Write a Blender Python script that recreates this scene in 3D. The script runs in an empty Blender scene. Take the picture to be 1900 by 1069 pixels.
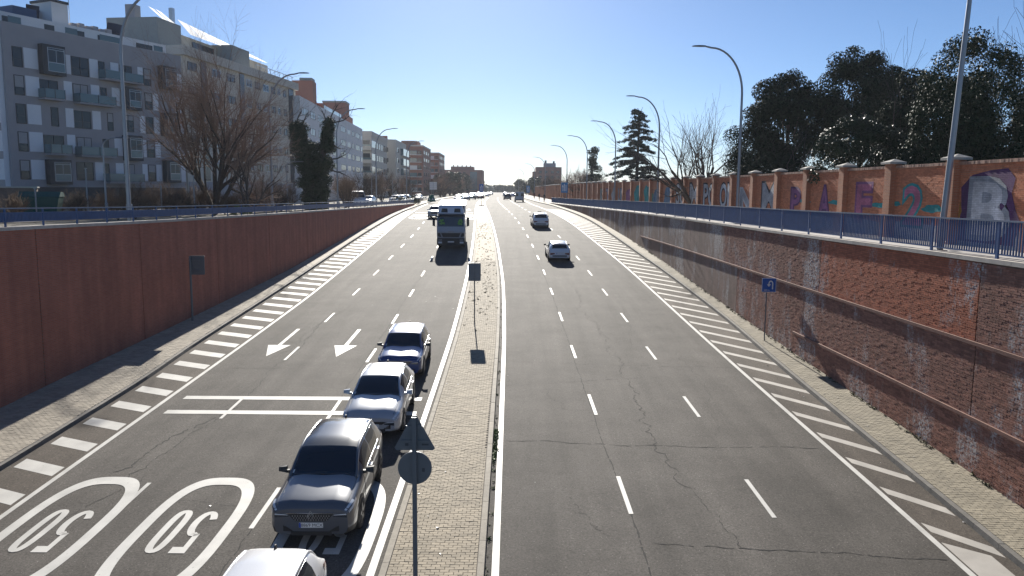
import bpy, bmesh, math, random
import numpy as np
from mathutils import Vector, Matrix, Euler

random.seed(7); np.random.seed(7)
S = bpy.context.scene
COL = S.collection
PI = math.pi

# ------------------------------------------------------------------ camera, sky, sun, exposure
H_EYE = 2.5
PITCH = math.atan(182.5/1455.0)
ROLL = 0.007
cam_d = bpy.data.cameras.new('camera'); cam = bpy.data.objects.new('camera', cam_d); COL.objects.link(cam)
_F = Vector((0, math.cos(PITCH), -math.sin(PITCH))); _U0 = Vector((0, math.sin(PITCH), math.cos(PITCH))); _R0 = Vector((1, 0, 0))
_R = _R0*math.cos(ROLL) + _U0*math.sin(ROLL); _U = -_R0*math.sin(ROLL) + _U0*math.cos(ROLL)
mw = Matrix((( _R.x, _U.x, -_F.x, 0), (_R.y, _U.y, -_F.y, 0), (_R.z, _U.z, -_F.z, H_EYE), (0, 0, 0, 1)))
cam.matrix_world = mw
cam_d.sensor_width = 36; cam_d.lens = 36*1455.0/1900
cam_d.clip_start = 0.1; cam_d.clip_end = 6000
S.camera = cam

SUN_EL, SUN_AZ = math.radians(23.6), math.radians(4.0)     # sun ahead, 4 degrees left of the road axis
W = bpy.data.worlds.new('World'); S.world = W; W.use_nodes = True
wn = W.node_tree.nodes; wl = W.node_tree.links
sky = wn.new('ShaderNodeTexSky'); sky.sky_type = 'NISHITA'; sky.sun_disc = False
sky.sun_elevation = SUN_EL; sky.sun_rotation = -SUN_AZ
sky.altitude = 650; sky.air_density = 0.8; sky.dust_density = 0.35; sky.ozone_density = 6.0
wl.new(sky.outputs[0], wn['Background'].inputs[0]); wn['Background'].inputs[1].default_value = 0.053
sd = bpy.data.lights.new('sun', 'SUN'); sun = bpy.data.objects.new('sun', sd); COL.objects.link(sun)
sd.energy = 5.0; sd.angle = math.radians(0.5); sd.color = (1.0, 0.95, 0.86)
_sv = Vector((math.sin(SUN_AZ)*math.cos(SUN_EL), -math.cos(SUN_AZ)*math.cos(SUN_EL), -math.sin(SUN_EL)))
sun.rotation_euler = _sv.to_track_quat('-Z', 'Y').to_euler(); sun.location = (0, 0, 60)
S.view_settings.view_transform = 'Standard'; S.view_settings.look = 'None'
S.view_settings.exposure = 0.95; S.view_settings.gamma = 1.0; S.view_settings.use_curve_mapping = False

# ------------------------------------------------------------------ materials
MATS = {}
def M(name, col, rough=.6, metal=0., var=0., vscale=3., bump=0., bscale=30., spec=.5, coat=0., island=0., sc=(1, 1, 1)):
    if name in MATS: return MATS[name]
    m = bpy.data.materials.new(name); m.use_nodes = True; MATS[name] = m
    nt = m.node_tree; b = nt.nodes['Principled BSDF']
    b.inputs['Base Color'].default_value = (*col, 1); b.inputs['Roughness'].default_value = rough
    b.inputs['Metallic'].default_value = metal; b.inputs['Specular IOR Level'].default_value = spec
    b.inputs['Coat Weight'].default_value = coat; b.inputs['Coat Roughness'].default_value = .04
    if var or bump or island:
        geo = nt.nodes.new('ShaderNodeNewGeometry'); mp = nt.nodes.new('ShaderNodeMapping'); mp.inputs['Scale'].default_value = sc
        nt.links.new(geo.outputs['Position'], mp.inputs[0])
        cur = None
        if var:
            n = nt.nodes.new('ShaderNodeTexNoise'); n.inputs['Scale'].default_value = vscale; n.inputs['Detail'].default_value = 5
            n.inputs['Roughness'].default_value = .65
            nt.links.new(mp.outputs[0], n.inputs['Vector'])
            mr = nt.nodes.new('ShaderNodeMapRange'); mr.inputs[1].default_value = .25; mr.inputs[2].default_value = .75
            mr.inputs[3].default_value = 1-var; mr.inputs[4].default_value = 1+var
            nt.links.new(n.outputs[0], mr.inputs[0]); cur = mr.outputs[0]
        if island:
            oi = nt.nodes.new('ShaderNodeObjectInfo')
            ad = nt.nodes.new('ShaderNodeMath'); ad.operation = 'ADD'
            nt.links.new(geo.outputs['Random Per Island'], ad.inputs[0]); nt.links.new(oi.outputs['Random'], ad.inputs[1])
            fr = nt.nodes.new('ShaderNodeMath'); fr.operation = 'FRACT'; nt.links.new(ad.outputs[0], fr.inputs[0])
            m2 = nt.nodes.new('ShaderNodeMapRange'); m2.inputs[3].default_value = 1-island; m2.inputs[4].default_value = 1+island
            nt.links.new(fr.outputs[0], m2.inputs[0])
            if cur is None: cur = m2.outputs[0]
            else:
                mu = nt.nodes.new('ShaderNodeMath'); mu.operation = 'MULTIPLY'
                nt.links.new(cur, mu.inputs[0]); nt.links.new(m2.outputs[0], mu.inputs[1]); cur = mu.outputs[0]
        if cur is not None:
            mx = nt.nodes.new('ShaderNodeMix'); mx.data_type = 'RGBA'; mx.blend_type = 'MULTIPLY'; mx.inputs[0].default_value = 1
            mx.inputs[6].default_value = (*col, 1); nt.links.new(cur, mx.inputs[7]); nt.links.new(mx.outputs[2], b.inputs['Base Color'])
        if bump:
            n2 = nt.nodes.new('ShaderNodeTexNoise'); n2.inputs['Scale'].default_value = bscale; n2.inputs['Detail'].default_value = 3
            nt.links.new(mp.outputs[0], n2.inputs['Vector'])
            bp = nt.nodes.new('ShaderNodeBump'); bp.inputs['Strength'].default_value = bump; bp.inputs['Distance'].default_value = .02
            nt.links.new(n2.outputs[0], bp.inputs['Height']); nt.links.new(bp.outputs[0], b.inputs['Normal'])
    return m

def node(nt, t, **kw):
    n = nt.nodes.new(t)
    for k, v in kw.items(): setattr(n, k, v)
    return n

def asphalt(name, base, warm=1.0):
    m = bpy.data.materials.new(name); m.use_nodes = True; nt = m.node_tree; L = nt.links; b = nt.nodes['Principled BSDF']
    geo = node(nt, 'ShaderNodeNewGeometry')
    def noise(scale, detail=4, rough=.6, sc=None):
        n = node(nt, 'ShaderNodeTexNoise'); n.inputs['Scale'].default_value = scale; n.inputs['Detail'].default_value = detail; n.inputs['Roughness'].default_value = rough
        if sc:
            mp = node(nt, 'ShaderNodeMapping'); mp.inputs['Scale'].default_value = sc; L.new(geo.outputs['Position'], mp.inputs[0]); L.new(mp.outputs[0], n.inputs['Vector'])
        else: L.new(geo.outputs['Position'], n.inputs['Vector'])
        return n.outputs[0]
    def ramp(src, a, b_, lo, hi):
        r = node(nt, 'ShaderNodeMapRange'); r.inputs[1].default_value = a; r.inputs[2].default_value = b_; r.inputs[3].default_value = lo; r.inputs[4].default_value = hi
        L.new(src, r.inputs[0]); return r.outputs[0]
    def mul(a, c):
        q = node(nt, 'ShaderNodeMath', operation='MULTIPLY'); L.new(a, q.inputs[0]); L.new(c, q.inputs[1]); return q.outputs[0]
    fine = ramp(noise(20, 4, .85), .32, .68, .5, 1.55)
    grit = ramp(noise(140, 2, .9), .3, .7, .75, 1.25)
    big = ramp(noise(.42, 6, .68), .32, .68, .76, 1.18)
    streak = ramp(noise(1, 4, .55, (1.1, .03, 1)), .32, .68, .78, 1.2)
    v = node(nt, 'ShaderNodeTexVoronoi'); v.inputs['Scale'].default_value = 9; L.new(geo.outputs['Position'], v.inputs['Vector'])
    stone = ramp(v.outputs['Distance'], .06, .11, 3.2, 1.0)
    f = mul(mul(fine, big), mul(mul(streak, grit), stone))
    mx = node(nt, 'ShaderNodeMix', data_type='RGBA', blend_type='MULTIPLY'); mx.inputs[0].default_value = 1
    mx.inputs[6].default_value = (base*1.04*warm, base, base*.95/warm, 1); L.new(f, mx.inputs[7]); L.new(mx.outputs[2], b.inputs['Base Color'])
    b.inputs['Roughness'].default_value = .85; b.inputs['Specular IOR Level'].default_value = .12
    bp = node(nt, 'ShaderNodeBump'); bp.inputs['Strength'].default_value = .55; bp.inputs['Distance'].default_value = .01
    L.new(noise(70, 3, .8), bp.inputs['Height']); L.new(bp.outputs[0], b.inputs['Normal'])
    return m

def paintmat(name, col, wear=.5):
    """road paint: worn through in patches to the asphalt colour, grain and cracks of its own"""
    m = bpy.data.materials.new(name); m.use_nodes = True; nt = m.node_tree; L = nt.links; b = nt.nodes['Principled BSDF']
    geo = node(nt, 'ShaderNodeNewGeometry')
    n = node(nt, 'ShaderNodeTexNoise'); n.inputs['Scale'].default_value = 9; n.inputs['Detail'].default_value = 8; n.inputs['Roughness'].default_value = .75
    L.new(geo.outputs['Position'], n.inputs['Vector'])
    r = node(nt, 'ShaderNodeMapRange'); r.inputs[1].default_value = .60+.12*(1-wear); r.inputs[2].default_value = .70+.12*(1-wear); r.inputs[3].default_value = 0; r.inputs[4].default_value = .85
    L.new(n.outputs[0], r.inputs[0])
    n2 = node(nt, 'ShaderNodeTexNoise'); n2.inputs['Scale'].default_value = 1.5; n2.inputs['Detail'].default_value = 6; L.new(geo.outputs['Position'], n2.inputs['Vector'])
    r2 = node(nt, 'ShaderNodeMapRange'); r2.inputs[1].default_value = .3; r2.inputs[2].default_value = .7; r2.inputs[3].default_value = .8; r2.inputs[4].default_value = 1.08; L.new(n2.outputs[0], r2.inputs[0])
    mu = node(nt, 'ShaderNodeMix', data_type='RGBA', blend_type='MULTIPLY'); mu.inputs[0].default_value = 1; mu.inputs[6].default_value = (*col, 1); L.new(r2.outputs[0], mu.inputs[7])
    mx = node(nt, 'ShaderNodeMix', data_type='RGBA'); L.new(r.outputs[0], mx.inputs[0]); L.new(mu.outputs[2], mx.inputs[6]); mx.inputs[7].default_value = (.085, .08, .075, 1)
    L.new(mx.outputs[2], b.inputs['Base Color']); b.inputs['Roughness'].default_value = .6; b.inputs['Specular IOR Level'].default_value = .35
    return m

def brickmat(name, c1, c2, mortar, bw=.25, bh=.065, white=0., bump=.5, mort=.012, wcol=(.55, .53, .52), rough=.85, stain=.25):
    """brick courses from the mesh's UV (metres along the wall, metres up) with lime bloom and soot"""
    m = bpy.data.materials.new(name); m.use_nodes = True; nt = m.node_tree; L = nt.links; b = nt.nodes['Principled BSDF']
    uv = node(nt, 'ShaderNodeUVMap'); uv.uv_map = 'UVMap'
    br = node(nt, 'ShaderNodeTexBrick'); br.inputs['Scale'].default_value = 1; br.inputs['Brick Width'].default_value = bw; br.inputs['Row Height'].default_value = bh
    br.inputs['Mortar Size'].default_value = mort*.5; br.inputs['Mortar Smooth'].default_value = .1
    br.inputs['Color1'].default_value = (*c1, 1); br.inputs['Color2'].default_value = (*c2, 1); br.inputs['Mortar'].default_value = (*mortar, 1)
    L.new(uv.outputs[0], br.inputs['Vector'])
    geo = node(nt, 'ShaderNodeNewGeometry')
    n = node(nt, 'ShaderNodeTexNoise'); n.inputs['Scale'].default_value = .8; n.inputs['Detail'].default_value = 7; n.inputs['Roughness'].default_value = .65; L.new(geo.outputs['Position'], n.inputs['Vector'])
    r = node(nt, 'ShaderNodeMapRange'); r.inputs[1].default_value = .3; r.inputs[2].default_value = .7; r.inputs[3].default_value = 1-stain; r.inputs[4].default_value = 1+stain*.6; L.new(n.outputs[0], r.inputs[0])
    mu = node(nt, 'ShaderNodeMix', data_type='RGBA', blend_type='MULTIPLY'); mu.inputs[0].default_value = 1; L.new(br.outputs[0], mu.inputs[6]); L.new(r.outputs[0], mu.inputs[7])
    col = mu.outputs[2]
    # soot and rain runs down the wall
    mp2 = node(nt, 'ShaderNodeMapping'); mp2.inputs['Scale'].default_value = (1, 1.1, .10); L.new(geo.outputs['Position'], mp2.inputs[0])
    n3 = node(nt, 'ShaderNodeTexNoise'); n3.inputs['Scale'].default_value = 1.6; n3.inputs['Detail'].default_value = 6; L.new(mp2.outputs[0], n3.inputs['Vector'])
    r3 = node(nt, 'ShaderNodeMapRange'); r3.inputs[1].default_value = .35; r3.inputs[2].default_value = .68; r3.inputs[3].default_value = .84; r3.inputs[4].default_value = 1.12; L.new(n3.outputs[0], r3.inputs[0])
    mu3 = node(nt, 'ShaderNodeMix', data_type='RGBA', blend_type='MULTIPLY'); mu3.inputs[0].default_value = 1; L.new(col, mu3.inputs[6]); L.new(r3.outputs[0], mu3.inputs[7]); col = mu3.outputs[2]
    if white:
        col = bloom(nt, geo, col, white, wcol)
    L.new(col, b.inputs['Base Color']); b.inputs['Roughness'].default_value = rough; b.inputs['Specular IOR Level'].default_value = .3
    bp = node(nt, 'ShaderNodeBump'); bp.inputs['Strength'].default_value = bump; bp.inputs['Distance'].default_value = .012; bp.invert = True
    L.new(br.outputs['Fac'], bp.inputs['Height']); L.new(bp.outputs[0], b.inputs['Normal'])
    return m

def bloom(nt, geo, col, white, wcol):
    """pale lime runs on brick, stretched down the wall"""
    L = nt.links
    mp = node(nt, 'ShaderNodeMapping'); mp.inputs['Scale'].default_value = (1, .62, .3); L.new(geo.outputs['Position'], mp.inputs[0])
    w = node(nt, 'ShaderNodeTexNoise'); w.inputs['Scale'].default_value = .85; w.inputs['Detail'].default_value = 9; w.inputs['Roughness'].default_value = .68; L.new(mp.outputs[0], w.inputs['Vector'])
    wr = node(nt, 'ShaderNodeMapRange'); wr.inputs[1].default_value = .565-.06*white; wr.inputs[2].default_value = .66-.06*white; wr.inputs[3].default_value = 0; wr.inputs[4].default_value = 1.0; L.new(w.outputs[0], wr.inputs[0])
    w2 = node(nt, 'ShaderNodeTexNoise'); w2.inputs['Scale'].default_value = 14; w2.inputs['Detail'].default_value = 4; L.new(geo.outputs['Position'], w2.inputs['Vector'])
    wr2 = node(nt, 'ShaderNodeMapRange'); wr2.inputs[1].default_value = .4; wr2.inputs[2].default_value = .6; L.new(w2.outputs[0], wr2.inputs[0])
    mm = node(nt, 'ShaderNodeMath', operation='MULTIPLY'); L.new(wr.outputs[0], mm.inputs[0]); L.new(wr2.outputs[0], mm.inputs[1])
    mx = node(nt, 'ShaderNodeMix', data_type='RGBA'); L.new(mm.outputs[0], mx.inputs[0]); L.new(col, mx.inputs[6]); mx.inputs[7].default_value = (*wcol, 1)
    return mx.outputs[2]

def brickpiece(name, c, white=0., island=.28):
    """one loose brick colour: differs brick by brick, with lime bloom over it"""
    m = M(name, c, rough=.85, var=.22, vscale=6, island=island, bump=.3, bscale=60, spec=.3)
    if white:
        nt = m.node_tree; b = nt.nodes['Principled BSDF']; src = b.inputs['Base Color'].links[0].from_socket
        geo = [n for n in nt.nodes if n.type == 'NEW_GEOMETRY'][0]
        nt.links.new(bloom(nt, geo, src, white, (.55, .53, .52)), b.inputs['Base Color'])
    return m

# ------------------------------------------------------------------ mesh builder
ORG = {}
class MB:
    def __init__(s): s.v = []; s.f = []; s.m = []; s.sm = []; s.uv = {}
    def add(s, vs, fs, mi=0, smooth=False):
        o = len(s.v); s.v.extend([tuple(v) for v in vs])
        for f in fs: s.f.append(tuple(i+o for i in f)); s.m.append(mi); s.sm.append(smooth)
        return s
    def box(s, x0, x1, y0, y1, z0, z1, mi=0, skip=''):
        vs = [(x0, y0, z0), (x1, y0, z0), (x1, y1, z0), (x0, y1, z0), (x0, y0, z1), (x1, y0, z1), (x1, y1, z1), (x0, y1, z1)]
        F = {'b': (3, 2, 1, 0), 't': (4, 5, 6, 7), 'f': (0, 1, 5, 4), 'r': (1, 2, 6, 5), 'k': (2, 3, 7, 6), 'l': (3, 0, 4, 7)}
        return s.add(vs, [F[k] for k in F if k not in skip], mi)
    def hexa(s, p8, mi=0):
        return s.add(p8, [(3, 2, 1, 0), (4, 5, 6, 7), (0, 1, 5, 4), (1, 2, 6, 5), (2, 3, 7, 6), (3, 0, 4, 7)], mi)
    def quad(s, a, b, c, d, mi=0): return s.add([a, b, c, d], [(0, 1, 2, 3)], mi)
    def poly(s, pts, mi=0): return s.add(pts, [tuple(range(len(pts)))], mi)
    def prism(s, pts, dv, mi=0):
        """closed polygon pts pushed by vector dv"""
        n = len(pts); dv = Vector(dv); q = [Vector(p) for p in pts] + [Vector(p)+dv for p in pts]
        return s.add(q, [tuple(range(n))[::-1], tuple(range(n, 2*n))] + [(i, (i+1) % n, n+(i+1) % n, n+i) for i in range(n)], mi)
    def tube(s, pts, rad, n=6, mi=0, cap=True, smooth=True):
        pts = [Vector(p) for p in pts]; k = len(pts)
        if not hasattr(rad, '__len__'): rad = [rad]*k
        vs = []; ref = None
        for i in range(k):
            t = (pts[min(i+1, k-1)]-pts[max(i-1, 0)]); t = t.normalized() if t.length > 1e-9 else Vector((0, 0, 1))
            if ref is None: ref = Vector((1, 0, 0)) if abs(t.x) < .8 else Vector((0, 1, 0))
            u = (ref - t*ref.dot(t)).normalized(); w = t.cross(u); ref = u
            for j in range(n):
                a = 2*PI*j/n; vs.append(pts[i] + (u*math.cos(a)+w*math.sin(a))*rad[i])
        fs = [(i*n+j, i*n+(j+1) % n, (i+1)*n+(j+1) % n, (i+1)*n+j) for i in range(k-1) for j in range(n)]
        s.add(vs, fs, mi, smooth)
        if cap: s.add([vs[j] for j in range(n)], [tuple(range(n))[::-1]], mi); s.add([vs[(k-1)*n+j] for j in range(n)], [tuple(range(n))], mi)
        return s
    def disc(s, c, ax, r, n=20, th=.02, mi=0):
        c = Vector(c); ax = Vector(ax).normalized(); return s.tube([c-ax*th/2, c+ax*th/2], r, n, mi, True, False)
    def mesh(s, name, mats, off=(0, 0, 0), uv=None):
        me = bpy.data.meshes.new(name); off = Vector(off)
        vs = [(v[0]-off[0], v[1]-off[1], v[2]-off[2]) for v in s.v] if off.length else s.v
        me.from_pydata(vs, [], s.f)
        for m in (mats if isinstance(mats, (list, tuple)) else [mats]): me.materials.append(m)
        me.polygons.foreach_set('material_index', s.m); me.polygons.foreach_set('use_smooth', s.sm)
        if uv is not None:
            ul = me.uv_layers.new(name='UVMap'); lv = np.zeros(len(me.loops), dtype=np.int32); me.loops.foreach_get('vertex_index', lv)
            ul.data.foreach_set('uv', np.asarray(uv, float)[lv].ravel())
        me.update(); return me
    def build(s, name, mats, parent=None, uv=None, local=False, kind=None):
        off = (0, 0, 0) if (local or parent is None) else ORG.get(parent.name, (0, 0, 0))
        return link(name, s.mesh(name, mats, off, uv), parent, kind)

def link(name, me, parent=None, kind=None, loc=None):
    o = bpy.data.objects.new(name, me); COL.objects.link(o)
    if parent is not None:
        o.parent = parent; ORG[o.name] = ORG.get(parent.name, (0, 0, 0))
    else: ORG[o.name] = (0, 0, 0)
    if kind: o['kind'] = kind
    if loc is not None: o.location = loc
    return o
def tag(o, label=None, cat=None, group=None, kind=None):
    if label: o['label'] = label
    if cat: o['category'] = cat
    if group: o['group'] = group
    if kind: o['kind'] = kind
    return o
def thing(name, label, cat, loc=(0, 0, 0), rz=0., group=None):
    o = bpy.data.objects.new(name, None); o.empty_display_size = .3; COL.objects.link(o)
    o.location = loc; o.rotation_euler = (0, 0, rz); ORG[o.name] = tuple(loc); return tag(o, label, cat, group)
KIDS = {}
def kids(o): return [c for c in o.children]
def copy_tree(o, loc=None, rz=None, label=None, parent=None, scale=None):
    c = o.copy(); COL.objects.link(c)
    if parent is not None: c.parent = parent
    if loc is not None: c.location = loc
    if rz is not None: c.rotation_euler = (0, 0, rz)
    if scale is not None: c.scale = scale
    if label: c['label'] = label
    for ch in o.children: copy_tree(ch, parent=c)
    return c
def pchip(x, y, q):
    x = np.asarray(x, float); y = np.asarray(y, float); q = np.asarray(q, float); h = np.diff(x); d = np.diff(y)/h
    m = np.zeros_like(y); m[0] = d[0]; m[-1] = d[-1]
    for i in range(1, len(x)-1):
        if d[i-1]*d[i] > 0: w1 = 2*h[i]+h[i-1]; w2 = h[i]+2*h[i-1]; m[i] = (w1+w2)/(w1/d[i-1]+w2/d[i])
    i = np.clip(np.searchsorted(x, q)-1, 0, len(x)-2); t = (np.clip(q, x[0], x[-1])-x[i])/h[i]
    return (2*t**3-3*t**2+1)*y[i]+(t**3-2*t**2+t)*h[i]*m[i]+(-2*t**3+3*t**2)*y[i+1]+(t**3-t**2)*h[i]*m[i+1]

# ------------------------------------------------------------------ alignment of the place (metres; the road runs along +Y, ground level far off is z = 0)
_PZ = [6.3652335951814e-10, -2.2424662619280432e-07, 2.5280212221396064e-05, -0.0010194931145302564, 0.06134239350077273, -6.409819010205205]
def zr(Y):
    if Y < 19.8: return -5.4312+.0465*(Y-19.8)
    if Y > 132.3: return -.4994*math.exp(-(Y-132.3)*.019/.4994)
    return float(np.polyval(_PZ, Y))
def line(ys, xs): return lambda Y: float(np.interp(Y, ys, xs)) if not (ys[0] < Y < ys[-1]) else float(pchip(ys, xs, Y))
XA = line([0, 20, 35, 50, 65, 80, 100, 120, 140, 165, 200, 250, 400, 700], [-.3, -.32, -.35, -.55, -1.05, -1.72, -2.75, -3.8, -4.85, -5.85, -6.8, -7.65, -9.5, -13])
XE = line([0, 20, 35, 50, 65, 80, 100, 120, 140, 165, 200, 250, 400, 700], [-3.0, -2.95, -2.92, -3.1, -3.45, -3.95, -4.75, -5.65, -6.45, -7.2, -7.75, -8.25, -9.95, -13.4])
XD = line([0, 16, 32, 56, 80, 96, 108, 124, 150, 181, 250, 400, 700], [10.05, 9.88, 9.5, 8.9, 7.75, 7.0, 6.3, 5.39, 3.74, 2.91, 1.7, -.8, -5])
XKR = line([0, 15, 30, 42, 50, 58, 65, 75, 86, 98, 111, 128, 143, 156, 170, 200, 250, 400, 700], [11.1, 11.1, 11.25, 11.5, 11.4, 11.2, 10.9, 10.5, 10.1, 9.65, 8.9, 7.9, 6.9, 5.9, 5.0, 4.0, 2.9, .6, -3.6])
XWR = line([0, 19, 28, 36, 47, 58, 66, 76, 86, 100, 116, 134, 152, 170, 200, 250, 400, 700], [12.95, 12.85, 12.7, 12.55, 12.38, 12.15, 11.9, 11.5, 11.0, 10.4, 9.6, 8.5, 7.4, 6.6, 5.6, 4.5, 2.2, -2])
XH = line([0, 45, 57, 64, 82, 98, 115, 128, 145, 170, 200, 250, 400, 700], [-12.4, -12.42, -12.6, -12.75, -13.2, -13.85, -14.6, -15.3, -15.9, -16.6, -17.2, -18, -19.5, -22.5])
XKL = line([0, 28, 36, 50, 67, 80, 92, 105, 125, 140, 154, 200, 250, 400, 700], [-14.2, -14.2, -14.5, -14.7, -15.0, -15.2, -15.35, -15.6, -16.05, -16.3, -16.5, -17.7, -18.6, -20.1, -23.1])
XWL = line([0, 28, 36, 45, 60, 78, 95, 112, 136, 154, 200, 250, 400, 700], [-17.6, -17.4, -17.1, -16.75, -16.25, -16.2, -16.4, -16.65, -17.0, -17.6, -19.4, -20.6, -22.1, -25])
XB = line([0, 20, 35, 50, 65, 80, 102, 117, 132, 150, 170, 210, 400, 700], [3.15, 2.99, 2.79, 2.53, 2.13, 1.54, .38, -.49, -1.33, -2.2, -3.0, -4.0, -6.8, -10.5])
XC = line([0, 20, 34, 49, 64, 79, 86, 98, 115, 128, 141, 150, 165, 200, 400, 700], [6.7, 6.5, 6.29, 5.95, 5.45, 4.79, 4.4, 3.65, 2.63, 1.84, 1.12, .7, .1, -.9, -3.8, -7.8])
XF = line([0, 34, 42, 50, 57, 64, 78, 94, 115, 135, 165, 250, 700], [-6.15, -6.17, -6.25, -6.33, -6.45, -6.6, -6.95, -7.5, -8.4, -9.3, -10.2, -11.5, -16.4])
XG = line([0, 35, 42, 57, 65, 78, 87, 94, 115, 135, 165, 250, 700], [-9.72, -9.74, -9.8, -9.88, -9.97, -10.1, -10.35, -10.65, -11.4, -12.3, -13.2, -14.7, -19.4])
ZL = line([0, 25, 37, 70, 138, 165, 700], [1.32, 1.12, .94, .63, .06, .0, 0.])
ZR = line([0, 20, 36, 70, 110, 155, 172, 700], [.85, .76, .66, .50, .24, .03, .0, .0])
XGW = line([0, 20, 50, 70, 90, 105, 120, 140, 160, 200, 270, 400, 700], [17.0, 17.0, 17.0, 16.7, 15.9, 14.9, 14.0, 12.9, 12.2, 11.2, 10.2, 8.5, 5])
# ------------------------------------------------------------------ surfaces' materials
m_asph = asphalt('asphalt', .090, 1.06); m_asph2 = asphalt('asphalt_shoulder', .084, 1.14); m_asph3 = asphalt('asphalt_far', .11)
m_paint = paintmat('road_paint', (.59, .575, .535), .85); m_paint_old = paintmat('road_paint_worn', (.54, .525, .49), .85); m_paint_far = paintmat('road_paint_dusty', (.48, .45, .405), .7)
m_crack = M('crack', (.018, .017, .016), .95)
m_kerb = M('kerb_stone', (.31, .275, .22), .85, var=.25, vscale=4, island=.12, bump=.4, bscale=50)
m_kerbd = M('kerb_dark', (.15, .14, .125), .85, var=.3, vscale=4, island=.12, bump=.4, bscale=50)
m_paver = M('paver', (.33, .275, .195), .85, var=.22, vscale=1.3, island=.16, bump=.3, bscale=70)
m_paver_r = M('paver_olive', (.275, .24, .175), .85, var=.28, vscale=1.1, island=.13, bump=.3, bscale=70)
m_paver_l = M('paver_buff', (.36, .315, .25), .85, var=.22, vscale=1.3, island=.12, bump=.3, bscale=70)
m_joint = M('paver_joint', (.115, .10, .085), .95, var=.2)
m_conc = M('concrete', (.40, .375, .34), .85, var=.2, vscale=1.5, bump=.3)
m_cope = M('coping_concrete', (.47, .42, .36), .8, var=.22, vscale=2.5, island=.1, bump=.3)
m_ground = M('dry_ground', (.16, .135, .095), .95, var=.35, vscale=.6, bump=.6, bscale=6)
m_pave = M('pavement', (.34, .32, .30), .85, var=.2, vscale=.8, bump=.2)
mb_lw = brickmat('brick_shade_wall', (.46, .155, .095), (.40, .13, .078), (.33, .19, .15), white=0, bump=.5, stain=.14)
mb_rw = brickmat('brick_brown_wall', (.30, .145, .105), (.23, .115, .085), (.24, .175, .14), white=.9, bump=.7)
mb_rw2 = brickmat('brick_grey_wall', (.29, .185, .15), (.23, .145, .115), (.28, .225, .195), white=1.15, bump=.6)
m_mort = M('mortar', (.15, .10, .08), .95, var=.2)
m_mort_red = M('mortar_red', (.22, .10, .07), .95, var=.2)
mp_brown = brickpiece('brick_brown', (.30, .14, .10), 1.0); mp_red = brickpiece('brick_red', (.46, .15, .08), .7, .2)
m_steel = M('galvanised_steel', (.34, .35, .36), .45, .55, var=.12, vscale=3)
m_lampst = M('lamp_steel', (.30, .31, .33), .42, .6, var=.1, vscale=2)
m_blue = M('blue_paint', (.014, .070, .21), .42, var=.18, vscale=3)
m_signgrey = M('sign_back', (.16, .17, .185), .5, .4, var=.1)
m_dark = M('dark_plastic', (.02, .02, .022), .5)

def ysteps(a, b, far=False):
    r = []; y = a
    while y < b: r.append(y); y += 1.0 if y < 60 else (2.0 if y < 170 else (6. if y < 300 else 25.))
    return r+[b]
def strip(xl, xr, zf, a, b, mi=0, mb=None, cols=1):
    mb = mb or MB(); ys = ysteps(a, b); o = len(mb.v); n = cols+1
    for y in ys:
        for c in range(n):
            t = c/cols; mb.v.append((xl(y)*(1-t)+xr(y)*t, y, zf(y)))
    for i in range(len(ys)-1):
        for c in range(cols):
            mb.f.append((o+i*n+c, o+i*n+c+1, o+(i+1)*n+c+1, o+(i+1)*n+c)); mb.m.append(mi); mb.sm.append(True)
    return mb
up = lambda f, d: (lambda Y: f(Y)+d)

# ------------------------------------------------------------------ ground, road, pavements
road = strip(lambda y: XKL(y)-.3, lambda y: XKR(y)+.3, zr, 4, 700, cols=6).build('road', m_asph); tag(road, kind='structure')
sh = strip(lambda y: XD(y)+.05, lambda y: XKR(y), up(zr, .004), 4, 150); strip(lambda y: XKL(y), lambda y: XH(y)-.05, up(zr, .004), 4, 150, mb=sh)
sh.build('shoulder', m_asph2, road)
# ground level on both sides (left verge and service road; right pavement and park)
g = strip(lambda y: -420, lambda y: XWL(y)-.3, up(ZL, -.22), 4, 700, cols=4); tag(g.build('left_ground', m_ground), kind='structure')
g = strip(lambda y: XGW(y)-.1, lambda y: 420, up(ZR, -.2), 4, 700, cols=4); tag(g.build('right_ground', m_ground), kind='structure')
g = MB(); g.quad((-1300, 699, -.3), (1300, 699, -.3), (1300, 1500, -.3), (-1300, 1500, -.3)); tag(g.build('far_ground', m_ground), kind='structure')
g = strip(lambda y: -30.5, lambda y: -24.2, up(ZL, -.2), 8, 330); tag(g.build('service_road', m_asph3), kind='structure')
g = strip(lambda y: -19.5 if y < 150 else XWL(y)-1.5, lambda y: XWL(y)-.32, up(ZL, -.21), 6, 330); tag(g.build('left_upper_pavement', m_pave), kind='structure')
g = strip(lambda y: XWR(y)+.28, lambda y: XGW(y), up(ZR, -.16), 4, 700, cols=2); tag(g.build('right_upper_pavement', m_pave), kind='structure')

# sunken pavements along the two walls, with kerbs
pl = tag(strip(lambda y: XWL(y)-.1, lambda y: XKL(y)-.14, up(zr, .125), 4, 330).build('left_lower_pavement', m_joint), kind='structure')
pr = tag(strip(lambda y: XKR(y)+.14, lambda y: XWR(y)+.1, up(zr, .125), 4, 330).build('right_lower_pavement', m_joint), kind='structure')
med_l = lambda y: XE(y)+.20; med_r = lambda y: XA(y)-.22
med = tag(strip(lambda y: med_l(y)+.16, lambda y: med_r(y)-.16, up(zr, .115), 4, 235).build('median', m_joint), kind='structure')

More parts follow.
